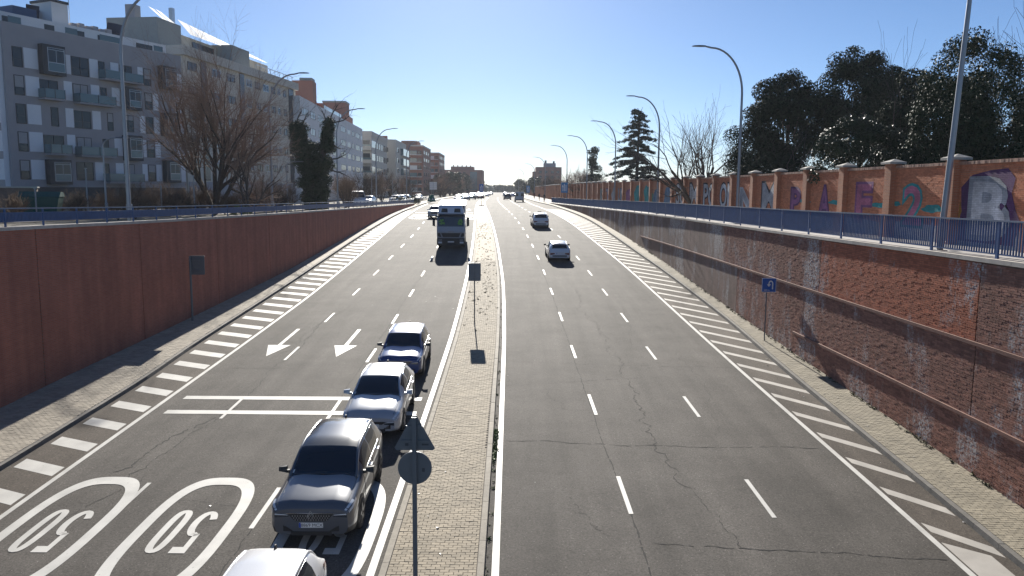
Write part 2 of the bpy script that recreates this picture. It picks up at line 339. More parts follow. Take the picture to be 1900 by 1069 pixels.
def kerb(parent, xin, sgn, a, b, mat, h=.14, wd=.16, step=1.0, limit=300):
    """kerb stones of step length whose road face runs along xin; sgn points away from the road"""
    y = a; k = 0; far = MB()
    while y < b:
        y1 = y+step-.012; q = []
        for dz in (-.05, h):
            x0, x1 = xin(y), xin(y1); j = random.uniform(-.004, .004)
            in_off = .018*sgn if dz > 0 else 0
            q += [(x0+in_off, y, zr(y)+dz+j), (x0+sgn*wd, y, zr(y)+dz+j), (x1+sgn*wd, y1, zr(y1)+dz+j), (x1+in_off, y1, zr(y1)+dz+j)]
        if k < limit and y < 110: mb = MB().hexa(q); mb.build('kerb_stone', mat, parent)
        else: far.hexa(q)
        y += step; k += 1
    if far.f: far.build('kerb', mat, parent, kind='stuff')
kerb(med, med_l, 1, 12, 235, m_kerb); kerb(med, med_r, -1, 12, 235, m_kerb)
kerb(pl, XKL, -1, 14, 330, m_kerbd); kerb(pr, XKR, 1, 13, 330, m_kerbd)

def pavers(parent, xl, xr, a, b, bx, by, mat, zoff, name='paver', n_parts=300, first=15.4, rot=False, gap=.012, bond=True):
    """paving in running bond; the nearest 300 in the picture are pieces of their own"""
    unit = MB().box(-bx/2+gap/2, bx/2-gap/2, -by/2+gap/2, by/2-gap/2, -.02, .016, skip='b').mesh(name, mat)
    far = MB(); cnt = 0; row = 0; y = a
    while y < b:
        x0, x1 = xl(y), xr(y); x = x0 - (bx/2 if (row % 2 and bond) else 0); z = zr(y)+zoff; sl = (zr(y+.5)-zr(y-.5))
        while x < x1-.02:
            c0, c1 = max(x, x0), min(x+bx, x1); full = c1-c0 > bx*.98
            cx, cy = (c0+c1)/2, y+by/2; dz = random.uniform(-.004, .004)
            if c1-c0 > .05:
                if full and cnt < n_parts and y > first:
                    o = link(name, unit, parent, loc=(cx, cy, z+dz+sl*by/2)); o.rotation_euler = (math.atan(sl)+random.uniform(-.02, .02), random.uniform(-.02, .02), random.uniform(-.008, .008)); cnt += 1
                else:
                    g2 = gap/2; zz = [z+dz+sl*t for t in (g2, by-g2)]; tilt = random.uniform(-.003, .003)
                    q = [(c0+g2, y+g2, zz[0]-.02), (c1-g2, y+g2, zz[0]-.02), (c1-g2, y+by-g2, zz[1]-.02), (c0+g2, y+by-g2, zz[1]-.02),
                         (c0+g2, y+g2, zz[0]+.016-tilt), (c1-g2, y+g2, zz[0]+.016+tilt), (c1-g2, y+by-g2, zz[1]+.016+tilt), (c0+g2, y+by-g2, zz[1]+.016-tilt)]
                    far.add(q, [(4, 5, 6, 7), (0, 1, 5, 4), (1, 2, 6, 5), (3, 0, 4, 7)])
            x += bx
        y += by; row += 1
    if far.f: far.build(name+'_field', mat, parent, kind='stuff')
pavers(med, lambda y: med_l(y)+.175, lambda y: med_r(y)-.175, 13.2, 62, .2, .105, m_paver, .118)
strip(lambda y: med_l(y)+.17, lambda y: med_r(y)-.17, up(zr, .132), 62, 235).build('paving', m_paver, med)
pavers(pr, lambda y: XKR(y)+.175, lambda y: XWR(y)-.01, 15, 62, .2, .105, m_paver_r, .125, first=17.5)
strip(lambda y: XKR(y)+.17, lambda y: XWR(y), up(zr, .14), 62, 330).build('paving', m_paver_r, pr)
pavers(pl, lambda y: XWL(y)+.01, lambda y: XKL(y)-.175, 19, 58, .2, .105, m_paver_l, .125, first=24.5)
strip(lambda y: XWL(y), lambda y: XKL(y)-.17, up(zr, .14), 58, 330).build('paving', m_paver_l, pl)

# ------------------------------------------------------------------ painted markings (sheets 8 mm above the asphalt)
ZM = .008
def mark(name, pts, mat=None, dz=ZM):
    return MB().poly([(x, y, zr(y)+dz) for x, y in pts]).build(name, mat or m_paint, road)
def solid(f, w, a, b, mat=None): strip(lambda y: f(y)-w/2, lambda y: f(y)+w/2, up(zr, ZM), a, b).build('edge_line', mat or m_paint, road)
solid(XA, .16, 5, 250); solid(XE, .17, 5, 250); solid(XD, .15, 5, 420); solid(XH, .15, 5, 150)
def dashes(f, y0, n, ln=2.3, w=.115, step=7.5, mat=None):
    for k in range(n):
        y = y0+step*k
        w2 = w if y < 110 else w*1.25
        MB().quad(*[(f(yy)+s*w2/2, yy, zr(yy)+ZM) for yy, s in ((y-ln/2, -1), (y-ln/2, 1), (y+ln/2, 1), (y+ln/2, -1))]).build('lane_dash', mat or m_paint, road)
dashes(XB, 19.8-7.5, 32); dashes(XC, 19.65-7.5, 32)
dashes(XF, 18.9, 30, w=.12); dashes(XG, 19.15, 24, w=.11, mat=m_paint_old)
# hatched strips beside both edge lines
y = 18.05
while y < 128:
    x0 = XD(y)+.17; x1 = XKR(y)-.05; sk = -(x1-x0)*1.15; w = .48
    if x1-x0 > .35: mark('hatch_stripe', [(x0, y-w/2), (x1, y+sk-w/2), (x1, y+sk+w/2), (x0, y+w/2)], m_paint_far)
    y += 2.1
mark('painted_patch', [(XD(6)+.12, 6), (XKR(6)-.25, 6), (XKR(16.9)-.32, 16.7), (XD(17)+.12, 17.3)], m_paint_far)
y = 15.6
while y < 118:
    x0 = XKL(y)+.18; x1 = XH(y)-.18; w = .62
    if x1-x0 > .3: mark('hatch_stripe', [(x0, y+.42*(x1-x0)-w/2), (x1, y-w/2), (x1, y+w/2), (x0, y+.42*(x1-x0)+w/2)], m_paint)
    y += 1.8
# double stop lines and arrows
for yb in (26.15, 27.75, 108.5, 113.0):
    xa, xb = XH(yb)+.55, XE(yb)-.32
    mark('stop_line', [(xa, yb-.19), (xb, yb-.19), (xb, yb+.19), (xa, yb+.19)], m_paint)
def arrow(cx, y0, s=1.0):
    mark('arrow_marking', [(cx-.085*s, y0+2.0*s), (cx-.52*s, y0+2.0*s), (cx, y0), (cx+.52*s, y0+2.0*s), (cx+.085*s, y0+2.0*s), (cx+.085*s, y0+5.3*s), (cx-.085*s, y0+5.3*s)], m_paint)
for cx in (-10.72, -7.66, -4.5): arrow(cx, 33.6)
for cx in (-12.6, -9.4, -6.9): arrow(cx, 119.5, 1.1)
# ringed 50 limits, read by drivers coming towards the bridge
def ribbon(pts, w, closed=False):
    """flat ribbon along 2-D points: two outlines"""
    n = len(pts); a = []; b = []
    for i in range(n):
        p0 = pts[(i-1) % n] if (closed or i > 0) else pts[i]; p1 = pts[(i+1) % n] if (closed or i < n-1) else pts[i]
        dx, dy = p1[0]-p0[0], p1[1]-p0[1]; l = math.hypot(dx, dy) or 1; nx, ny = -dy/l, dx/l
        ww = w(i/(n-1)) if callable(w) else w
        a.append((pts[i][0]+nx*ww/2, pts[i][1]+ny*ww/2)); b.append((pts[i][0]-nx*ww/2, pts[i][1]-ny*ww/2))
    return a, b
def speed_mark(cx, cy, s=1.0, mat=m_paint):
    mb = MB(); n = 64
    P = lambda u, v: (cx-u*s, cy-v*s, zr(cy-v*s)+ZM+.001)        # u to the driver's right, v ahead of him
    def rg(a, b, ex, a2, b2):
        o = []; i_ = []
        for k in range(n):
            t = 2*PI*k/n; c, q = math.cos(t), math.sin(t); e = 2/ex
            f = lambda A, B: (A*math.copysign(abs(c)**e, c), B*math.copysign(abs(q)**e, q))
            o.append(f(a, b)); i_.append(f(a2, b2))
        mb.add([P(*p) for p in o]+[P(*p) for p in i_], [(k, (k+1) % n, n+(k+1) % n, n+k) for k in range(n)])
    rg(1.14, 3.05, 3.0, .87, 2.58)
    def st(pts, w, closed=False):
        a, b = ribbon(pts, w, closed); m_ = len(pts); r = m_ if closed else m_-1
        mb.add([P(*p) for p in a]+[P(*p) for p in b], [(k, (k+1) % m_, m_+(k+1) % m_, m_+k) for k in range(r)])
    # zero: long flat oval; five: bar, stem and bowl
    pts = []
    for k in range(28):
        t = 2*PI*k/28; pts.append((.30+.155*math.copysign(abs(math.cos(t))**.75, math.cos(t)), .98*math.copysign(abs(math.sin(t))**.65, math.sin(t))))
    st(pts, .165, True)
    mb.quad(P(-.47, .78), P(-.10, .78), P(-.10, 1.06), P(-.47, 1.06))
    mb.quad(P(-.47, .16), P(-.335, .16), P(-.335, .79), P(-.47, .79))
    pts = [(-.41, .14)]
    for k in range(19):
        t = PI/2 - k/18*(PI*1.38); pts.append((-.335+.18*math.cos(t), -.36+.56*math.sin(t)))
    st(pts, .17)
    mb.build('speed_marking', mat, road)
for cx in (-10.78, -7.72, -4.28): speed_mark(cx, 17.62)
for cx in (-12.1, -9.0, -6.0): speed_mark(cx, 103.2, 1.15)

# cracks: thin broken wandering lines in the asphalt
m_jt = m_crack
def crack(p0, p1, w=.022, wob=.25, n=60, seed=0, gaps=.12):
    rnd = random.Random(seed); pts = []; off = 0
    dx, dy = p1[0]-p0[0], p1[1]-p0[1]; l = math.hypot(dx, dy); nx, ny = -dy/l, dx/l
    for i in range(n+1):
        off = off*.95+rnd.gauss(0, wob*.12); t = i/n
        pts.append((p0[0]+dx*t+nx*off, p0[1]+dy*t+ny*off))
    mb = MB(); a, b = ribbon(pts, lambda t: w*(.3+.7*abs(math.sin(37*t+seed))*rnd.random()))
    for i in range(n):
        if rnd.random() < gaps: continue
        mb.quad(*[(q[0], q[1], zr(q[1])+.0062) for q in (a[i], a[i+1], b[i+1], b[i])])
    mb.build('crack', m_crack, road)
CR = [((-.2, 23.6), (9.4, 23.3), .03, .22), ((-.3, 33.0), (9.3, 32.2), .018, .25), ((-.2, 29.6), (5.2, 30.6), .02, .2), ((3.3, 17.2), (9.8, 16.5), .028, .2), ((-.4, 45.0), (9, 44.0), .015, .2),
      ((4.9, 20.2), (4.7, 30.2), .028, .55), ((4.6, 30.4), (3.9, 52), .024, .5), ((5.2, 16.8), (4.9, 20.2), .02, .3), ((3.02, 14), (3.0, 20), .05, .05), ((2.93, 20.5), (2.5, 50), .04, .05), ((2.5, 50), (1.6, 78), .03, .05),
      ((6.6, 24.2), (7.7, 30.4), .014, .4), ((5.6, 36), (6.5, 46), .016, .3), ((7.6, 30.5), (6.2, 60), .012, .5), ((1.6, 19.6), (2.3, 17.5), .016, .3), ((1.2, 29.4), (1.9, 26.5), .016, .35),
      ((-11.1, 21), (-9.6, 27.5), .05, .45), ((-10.6, 20.2), (-9.4, 26.8), .03, .35), ((-9.6, 27.6), (-9.9, 42), .022, .3), ((-10.2, 33), (-9.5, 45), .018, .35), ((-9.0, 31.7), (-12, 31.6), .02, .12), ((-8.6, 39.3), (-11.2, 39.4), .018, .12),
      ((-6.1, 14.5), (-6.05, 25), .03, .12), ((-6.2, 26), (-6.5, 56), .022, .08), ((-2.9, 43.6), (-12, 43.2), .014, .15), ((-3.2, 54.6), (-12.4, 53), .012, .15), ((-11.2, 16.8), (-10.2, 20.8), .02, .3), ((-8.8, 19.3), (-6.7, 18.9), .014, .1)]
for i, (p0, p1, w, wb) in enumerate(CR): crack(p0, p1, w*1.5, wb, n=int(max(40, math.hypot(p1[0]-p0[0], p1[1]-p0[1])*9)), seed=i+3, gaps=.1 if w > .02 else .28)

# ------------------------------------------------------------------ left retaining wall and its railing
lw = thing('retaining_wall', 'dark red brick retaining wall in shade, with slim blue railing on top', 'wall', (-17, 26, 0))
def wall_panel(parent, xf, a, b, z0, z1, sgn, mat, th=.3, gap=.028, step=2.0):
    mb = MB(); uv = []; ys = list(np.arange(a+gap, b-gap-.4, step))+[b-gap]; n = len(ys)
    for y in ys:
        for zz in (z0(y), z1(y)):
            mb.v.append((xf(y), y, zz)); uv.append((y, zz))
    for y in ys:
        for zz in (z0(y), z1(y)):
            mb.v.append((xf(y)+sgn*th, y, zz)); uv.append((y, zz))
    for i in range(n-1):
        p = 2*i; q = 2*n+2*i
        for f in ((p, p+2, p+3, p+1), (q, q+1, q+3, q+2), (p+1, p+3, q+3, q+1)): mb.f.append(f); mb.m.append(0); mb.sm.append(False)
    mb.f.append((0, 1, 2*n+1, 2*n)); mb.m.append(0); mb.sm.append(False)
    e = 2*n-2; mb.f.append((e, e+1, 2*n+e+1, 2*n+e)); mb.m.append(0); mb.sm.append(False)
    return mb.build('wall_panel', mat, parent, uv=uv)
for a, b in ((6, 20.5), (20.5, 28.6), (28.6, 36), (36, 44.5), (44.5, 53), (53, 62), (62, 72), (72, 83), (83, 95), (95, 108), (108, 122), (122, 137)):
    wall_panel(lw, XWL, a, b, up(zr, -.1), up(ZL, -.12), -1, mb_lw)
def coping(parent, xf, zf, sgn, a, b, step, mat, w=.42, over=.05, h=.12):
    y = a
    while y < b:
        y1 = min(y+step-.012, b); q = []
        for dz in (-h, 0):
            q += [(xf(y)-sgn*over, y, zf(y)+dz), (xf(y)+sgn*w, y, zf(y)+dz), (xf(y1)+sgn*w, y1, zf(y1)+dz), (xf(y1)-sgn*over, y1, zf(y1)+dz)]
        MB().hexa(q).build('coping_stone', mat, parent); y += step
coping(lw, XWL, ZL, -1, 6, 137, 2.15, m_cope)
mb = MB()
for i in range(26):
    y0 = 6+i*5.; y1 = y0+5.
    mb.quad((XWL(y0)-.31, y0, zr(y0)-.2), (XWL(y1)-.31, y1, zr(y1)-.2), (XWL(y1)-.31, y1, ZL(y1)-.13), (XWL(y0)-.31, y0, ZL(y0)-.13))
mb.build('backing', m_mort, lw)

def railing(t, xf, zf, y0, n, step, top, bar0, bar1, bstep, rail_z, post=(.09, .06), bw=.032, ymin_parts=16., nparts=300, mat=m_blue, off=.12):
    bars = []; tops = []
    for k in range(n+1):
        y = y0+step*k; x = xf(y)+off; z = zf(y)
        MB().box(x-post[1]/2, x+post[1]/2, y-post[0]/2, y+post[0]/2, z, z+top-.02).build('post', mat, t)
        if k == n: break
        y2 = y+step; x2 = xf(y2)+off; z2 = zf(y2)
        def rail(h, th, wd, nm, mt):
            q = []
            for s in (h-th, h): q += [(x-wd/2, y, z+s), (x+wd/2, y, z+s), (x2+wd/2, y2, z2+s), (x2-wd/2, y2, z2+s)]
            MB().hexa(q).build(nm, mt, t)
        rail(top, .045, .07, 'handrail', m_railtop)
        for h in rail_z: rail(h, .035, .045, 'rail', mat)
        m_ = int((step-post[0])/bstep)
        for j in range(m_):
            tt = (post[0]/2+bstep*(j+.5))/step; bars.append((x+(x2-x)*tt, y+step*tt, z+(z2-z)*tt))
    h = bar1-bar0; unit = MB().box(-bw/2, bw/2, -bw/2, bw/2, bar0, bar1, skip='bt').mesh('bar', mat); far = MB(); c = 0
    for p in bars:
        if p[1] > ymin_parts and c < nparts:
            link('bar', unit, t, loc=(p[0]-ORG[t.name][0], p[1]-ORG[t.name][1], p[2]-ORG[t.name][2])); c += 1
        else: far.box(p[0]-bw/2, p[0]+bw/2, p[1]-bw/2, p[1]+bw/2, p[2]+bar0, p[2]+bar1, skip='bt')
    if far.f: far.build('bars', mat, t, kind='stuff')
m_railtop = M('rail_top_worn', (.17, .21, .29), .38, .2, var=.2, vscale=5)
lr = thing('railing', 'low blue railing with slatted band on the shaded left wall', 'railing', (-17, 26, 1.1))
railing(lr, XWL, ZL, 7.9, 60, 2.15, .66, .17, .50, .075, (.50, .20), post=(.06, .05), bw=.052, ymin_parts=24, off=-.18)

# ------------------------------------------------------------------ right retaining wall: brick by brick where the bricks can be told apart
rw = thing('retaining_wall', 'stained brown brick retaining wall with two ledges on the sunny right side', 'wall', (12.8, 19, 0))
ZA, ZB = -1.63, -3.72                                           # the two ledges
BR0, BR1 = 16.0, 46.0
def bpanel(a, b, z0, z1, real, tex, mortar):
    if a < BR0 and b > BR0: bpanel(a, BR0, z0, z1, real, tex, mortar); a = BR0
    if a < BR1 < b: bpanel(a, BR1, z0, z1, real, tex, mortar); wall_panel(rw, XWR, BR1, b, z0, z1, 1, tex, gap=.005); return
    if b <= BR0 or a >= BR1: wall_panel(rw, XWR, a, b, z0, z1, 1, tex); return
    wall_panel(rw, lambda y: XWR(y)+.012, a, b, z0, z1, 1, mortar)
    lay(a+.02, b-.02, z0, z1, real)
SINGLE = []
def lay(a, b, z0, z1, mat, bl=.25, bh=.0655):
    far = MB(); g2 = .005
    zlo = min(z0(a), z0(b)); zhi = max(z1(a), z1(b)); row = int(math.floor(zlo/bh))
    while row*bh < zhi-.01:
        y = a-(bl/2 if row % 2 else 0)
        while y < b-.02:
            c0, c1 = max(y, a), min(y+bl, b); z = row*bh; ym = (c0+c1)/2; y += bl
            if z+bh > z1(ym)+.005 or z+bh < z0(ym)+.02: continue
            x = XWR(ym); s = (XWR(ym+.5)-XWR(ym-.5)); d = random.uniform(0, .007)
            if c1-c0 > bl*.98 and vis(x, ym, z): SINGLE.append((ym*ym+(z-2.5)**2, x, ym, z, s, d, mat)); continue
            if c1-c0 < .03: continue
            wallbrick(far, x, c0, c1, z, s, d, bh)
        row += 1
    FAR.setdefault(mat.name, [MB(), mat])[0].add(far.v, far.f)
def wallbrick(mb, x, c0, c1, z, s, d, bh):
    g2 = .005; ym = (c0+c1)/2
    p = lambda yy, zz, dd: (x+s*(yy-ym)-dd, yy, zz)
    q = [p(c0+g2, z+g2, d), p(c1-g2, z+g2, d), p(c1-g2, z+bh-g2, d), p(c0+g2, z+bh-g2, d), p(c0+g2, z+g2, -.02), p(c1-g2, z+g2, -.02), p(c1-g2, z+bh-g2, -.02), p(c0+g2, z+bh-g2, -.02)]
    mb.add(q, [(0, 1, 2, 3), (0, 3, 7, 4), (1, 0, 4, 5), (2, 1, 5, 6), (3, 2, 6, 7)])
FAR = {}
def vis(x, y, z):
    dx, dy, dz = x, y, z-2.5; d = dy*math.cos(PITCH)-dz*math.sin(PITCH); return y < 22.5 and x/d*1455 < 944
for a, b, r, tx, mo in ((5, 21.35, mp_brown, mb_rw, m_mort), (21.35, 32, mp_red, mb_rw, m_mort_red), (32, 54, mp_brown, mb_rw2, m_mort), (54, 71.5, None, mb_rw2, m_mort)):
    bpanel(a, b, lambda y: ZA+.05, up(ZR, -.12), r, tx, mo)
for a, b in ((71.5, 84), (84, 98), (98, 115), (115, 135), (135, 155)): wall_panel(rw, XWR, a, b, up(zr, -.1), up(ZR, -.12), 1, mb_rw2)
for a, b, tx in ((5, 21.3, mb_rw), (21.3, 33.5, mb_rw), (33.5, 43.1, mb_rw), (43.1, 58, mb_rw2), (58, 71.5, mb_rw2)):
    top = lambda y: ZA-.05; bot = up(zr, -.08)
    if a < 38: bpanel(a, b, (lambda y: ZB+.05) if a < 33 else bot, top, mp_brown, tx, m_mort)
    else: wall_panel(rw, XWR, a, b, bot, top, 1, tx)
bpanel(5, 33.5, up(zr, -.08), lambda y: ZB-.05, mp_brown, mb_rw, m_mort)
for lz, b in ((ZA, 71.5), (ZB, 34.5)):
    y = 6.
    while y < b:
        y1 = min(y+2.4-.01, b); q = []
        for dz in (-.05, .05): q += [(XWR(y)-.065, y, lz+dz), (XWR(y)+.1, y, lz+dz), (XWR(y1)+.1, y1, lz+dz), (XWR(y1)-.065, y1, lz+dz)]
        MB().hexa(q).build('ledge', M('ledge_brick', (.20, .095, .07), .8, var=.3, vscale=3, island=.12), rw); y += 2.4
SINGLE.sort(key=lambda t: t[0]); units = {}
for i, (_, x, ym, z, s, d, mat) in enumerate(SINGLE):
    if i < 300:
        if mat.name not in units: q = MB(); wallbrick(q, 0, -.125, .125, 0, 0, 0, .0655); units[mat.name] = q.mesh('brick', mat)
        o = link('brick', units[mat.name], rw, loc=(x-d-12.8, ym-19, z)); o.rotation_euler = (0, 0, -math.atan(s))
    else: wallbrick(FAR.setdefault(mat.name, [MB(), mat])[0], x, ym-.125, ym+.125, z, s, d, .0655)
for nm, (q, mat) in FAR.items(): q.build('brickwork', mat, rw, kind='stuff')
coping(rw, XWR, ZR, 1, 5, 155, 3.0, m_cope, w=.36, over=.07)
mb = MB()
for i in range(30):
    y0 = 5+i*5.; y1 = y0+5.
    mb.quad((XWR(y0)+.33, y0, zr(y0)-.2), (XWR(y1)+.33, y1, zr(y1)-.2), (XWR(y1)+.33, y1, ZR(y1)-.13), (XWR(y0)+.33, y0, ZR(y0)-.13))
mb.build('backing', m_mort, rw)
rr = thing('railing', 'long blue bar railing on top of the sunny brown right wall', 'railing', (13, 20.9, .7))
railing(rr, XWR, ZR, 20.9-3.2*5, 46, 3.2, 1.03, .12, .985, .116, (.14,), post=(.10, .05), bw=.034, ymin_parts=17.0, off=.12)
# ------------------------------------------------------------------ park wall with piers and graffiti
mb_gw = brickmat('brick_park_wall', (.50, .20, .105), (.42, .155, .085), (.40, .27, .19), stain=.2, bump=.9, mort=.014)
mb_gp = brickpiece('brick_park', (.47, .18, .095), 0, .2)
m_cap = M('cap_stone', (.30, .285, .26), .85, var=.25, vscale=4, bump=.4)
m_soldier = M('soldier_brick', (.36, .22, .16), .85, var=.25, vscale=5, island=.3)
gw = thing('park_wall', 'tall orange brick park wall with capped piers and graffiti', 'wall', (17, 30, .5))
PIERS = [25.4+5.0*k for k in range(-3, 75)]
for k, y in enumerate(PIERS):
    x = XGW(y); z0 = ZR(y)-.2; pr_ = .26
    mb = MB(); mb.box(x-pr_, x+.2, y-.30, y+.30, z0+.9, 3.74, skip='b'); mb.box(x-pr_-.09, x+.25, y-.39, y+.39, z0, z0+.9)
    mb.box(x-pr_-.05, x+.22, y-.34, y+.34, z0+.9, z0+1.0)
    uv = [((v[0]-x+v[1]), v[2]) for v in mb.v]
    p = mb.build('pier', mb_gw, gw, uv=uv)
    c = MB(); c.box(x-pr_-.13, x+.33, y-.46, y+.46, 3.74, 3.83)
    b4 = [(x-pr_-.13, y-.46, 3.83), (x+.33, y-.46, 3.83), (x+.33, y+.46, 3.83), (x-pr_-.13, y+.46, 3.83)]; t = (x+.03, y, 3.98)
    for i in range(4): c.add([b4[i], b4[(i+1) % 4], t], [(0, 1, 2)])
    c.build('cap', m_cap, p)
    if k == len(PIERS)-1: break
    ya, yb = y+.30, PIERS[k+1]-.30; xa, xb = XGW(ya), XGW(yb)
    q = MB(); q.hexa([(xa, ya, z0), (xa+.24, ya, z0), (xb+.24, yb, z0), (xb, yb, z0), (xa, ya, 3.55), (xa+.24, ya, 3.55), (xb+.24, yb, 3.55), (xb, yb, 3.55)])
    q.build('wall_panel', mb_gw, gw, uv=[(v[1], v[2]) for v in q.v])
    s = MB()
    n = 52 if y < 75 else 1
    for j in range(n):
        u0, u1 = j/n, (j+1)/n; e = .006/(yb-ya) if n > 1 else 0; d = random.uniform(-.006, .006)
        A = (xa+(xb-xa)*u0, ya+(yb-ya)*(u0+e)); B = (xa+(xb-xa)*u1, ya+(yb-ya)*(u1-e))
        s.hexa([(A[0]-.07+d, A[1], 3.55), (A[0]+.3, A[1], 3.55), (B[0]+.3, B[1], 3.55), (B[0]-.07+d, B[1], 3.55), (A[0]-.07+d, A[1], 3.67), (A[0]+.3, A[1], 3.67), (B[0]+.3, B[1], 3.67), (B[0]-.07+d, B[1], 3.67)])
    s.build('soldier_course', m_soldier, gw, kind='stuff' if n > 1 else None)
    if -3 <= k-3 < 9:                                           # the nearest panels: every brick laid
        mbk = MB(); zz = z0
        r = 0
        while zz < 3.48:
            yy = ya-(.125 if r % 2 else 0)
            while yy < yb-.02:
                c0, c1 = max(yy, ya), min(yy+.25, yb); yy += .25
                if c1-c0 < .04: continue
                xm = xa+(xb-xa)*((c0+c1)/2-ya)/(yb-ya); d = .004+random.uniform(0, .006)
                mbk.add([(xm-d, c0+.006, zz+.006), (xm-d, c1-.006, zz+.006), (xm-d, c1-.006, zz+.062), (xm-d, c0+.006, zz+.062), (xm+.01, c0+.006, zz+.006), (xm+.01, c1-.006, zz+.006), (xm+.01, c1-.006, zz+.062), (xm+.01, c0+.006, zz+.062)], [(0, 1, 2, 3), (0, 3, 7, 4), (1, 0, 4, 5), (2, 1, 5, 6), (3, 2, 6, 7)])
            zz += .068; r += 1
        mbk.build('brickwork', mb_gp, gw, kind='stuff')

def spray(name, c, cover=1.):
    return brickmat(name, c, tuple(v*.8 for v in c), tuple(v*.6 for v in c), bump=.7, stain=.5, mort=.014)
G_ = dict(white=spray('spray_white', (.74, .75, .78)), purple=spray('spray_purple', (.13, .055, .16)), pink=spray('spray_pink', (.60, .20, .32)), teal=spray('spray_teal', (.04, .34, .36)),
          silver=spray('spray_silver', (.62, .65, .69)), black=spray('spray_black', (.035, .035, .05)), violet=spray('spray_violet', (.30, .12, .27)), green=spray('spray_green', (.13, .27, .19)), blue=spray('spray_blue', (.12, .22, .34)), pale=spray('spray_pale', (.42, .45, .50)), gold=spray('spray_gold', (.42, .22, .05)))
def text_mesh(txt, size, off=0., name='lettering', res=3):
    cu = bpy.data.curves.new(name, 'FONT'); cu.body = txt; cu.size = size; cu.offset = off; cu.align_x = 'CENTER'; cu.resolution_u = res
    o = bpy.data.objects.new(name, cu); COL.objects.link(o); dg = bpy.context.evaluated_depsgraph_get(); dg.update()
    me = bpy.data.meshes.new_from_object(o.evaluated_get(dg)); bpy.data.objects.remove(o); return me
def wallpt(u, z, lift): x = XGW(u); return (x-lift, u, z)
def graf_poly(pts, mat, lift=.015):
    mb = MB(); mb.poly([wallpt(u, z, lift) for u, z in pts]); mb.build('graffiti', G_[mat], gw, uv=[(v[1], v[2]) for v in mb.v])
def graf_text(txt, yc, zb, w, h, fill, line, thick=.05, lift=.016):
    """letters sprayed on the wall between y and z bounds"""
    for off, mat, lf in ((thick, line, lift), (thick*.28, fill, lift+.004)):
        me = text_mesh(txt, 1.0, off); vs = [v.co.copy() for v in me.vertices]; fs = [tuple(p.vertices) for p in me.polygons]
        if off == thick: x0, x1 = min(v.x for v in vs), max(v.x for v in vs); y0, y1 = min(v.y for v in vs), max(v.y for v in vs)
        mb = MB(); mb.add([wallpt(yc-((v.x-(x0+x1)/2)/(x1-x0))*w, zb+(v.y-y0)/(y1-y0)*h, lf) for v in vs], fs)
        mb.build('graffiti', G_[mat], gw, uv=[(v[1], v[2]) for v in mb.v]); bpy.data.meshes.remove(me)
def blob(yc, zc, ry, rz, mat, seed, lift=.013, n=26):
    r = random.Random(seed); ph = [r.uniform(0, 6) for _ in range(3)]
    graf_poly([(yc+ry*math.cos(t)*(1+.12*math.sin(3*t+ph[0])+.1*math.sin(5*t+ph[1])), zc+rz*math.sin(t)*(1+.12*math.sin(2*t+ph[2])+.1*math.sin(7*t))) for t in [2*PI*i/n for i in range(n)]], mat, lift)
graf_poly([(30.0, .7), (29.85, 1.9), (29.95, 2.7), (29.3, 3.15), (28.2, 3.3), (27.2, 3.35), (26.75, 3.0), (26.9, 2.5), (26.6, 1.9), (26.3, 1.5), (26.6, .7)], 'purple', .013)
graf_poly([(30.05, 1.35), (29.95, 2.25), (29.8, 1.8)], 'gold', .014)
graf_text('B', 28.15, .78, 2.6, 2.32, 'white', 'pale', .10, .017)
for txt, yc, zb, w, h, f, l in (('2', 33.5, 1.0, 1.9, 1.9, 'pink', 'teal'), ('F', 38.2, 1.0, 1.9, 2.0, 'pink', 'violet'), ('A', 43.0, 1.0, 1.8, 1.9, 'violet', 'purple'), ('P', 47.4, 1.0, 1.8, 1.8, 'violet', 'purple'),
                                ('M', 52.3, 1.0, 3.3, 2.2, 'pale', 'black'), ('N', 57.2, .8, 3.4, 2.0, 'pale', 'silver'), ('OM', 62.2, 1.0, 4.0, 2.25, 'silver', 'black'), ('PG', 67.3, 1.0, 4.1, 2.25, 'silver', 'black'),
                                ('SU', 77.4, 1.0, 4.1, 2.3, 'silver', 'black'), ('M', 72.3, 1.0, 3.8, 2.3, 'silver', 'black'), ('UN', 107.5, .8, 4.2, 2.0, 'pale', 'blue'), ('T', 117.5, .8, 3.3, 2.0, 'pale', 'violet'), ('K', 122.6, .8, 3.3, 2.0, 'pale', 'green')):
    graf_text(txt, yc, zb, w, h, f, l, .07)
for yc, zc, ry, rz, m_, sd_ in ((97.4, 1.8, 1.9, 1.25, 'teal', 1), (92.4, 1.9, 1.8, 1.2, 'teal', 2), (87.6, 1.7, 1.8, 1.1, 'blue', 3), (90, 1.5, .8, .8, 'green', 4), (82.7, 1.7, 1.7, 1.1, 'blue', 5), (102.6, 1.7, 1.8, 1.0, 'violet', 6), (112.6, 1.8, 1.7, 1.1, 'pale', 7),
                             (36.6, 1.9, .9, .12, 'teal', 8), (41.4, 1.95, 1.0, .13, 'teal', 9), (31.9, 1.85, .8, .16, 'teal', 10), (46.0, 1.95, 1.0, .11, 'teal', 11), (34.9, 2.0, .35, .1, 'teal', 12)):
    blob(yc, zc, ry, rz, m_, sd_)
for k in range(8):
    ya = PIERS[k+3]+.42; graf_poly([(ya, .52), (ya+4.1, .5), (ya+4.1, 1.15+.1*math.sin(k)), (ya+2, 1.2), (ya, 1.12+.1*math.cos(k))], ('pale', 'silver')[k % 2], .0125)

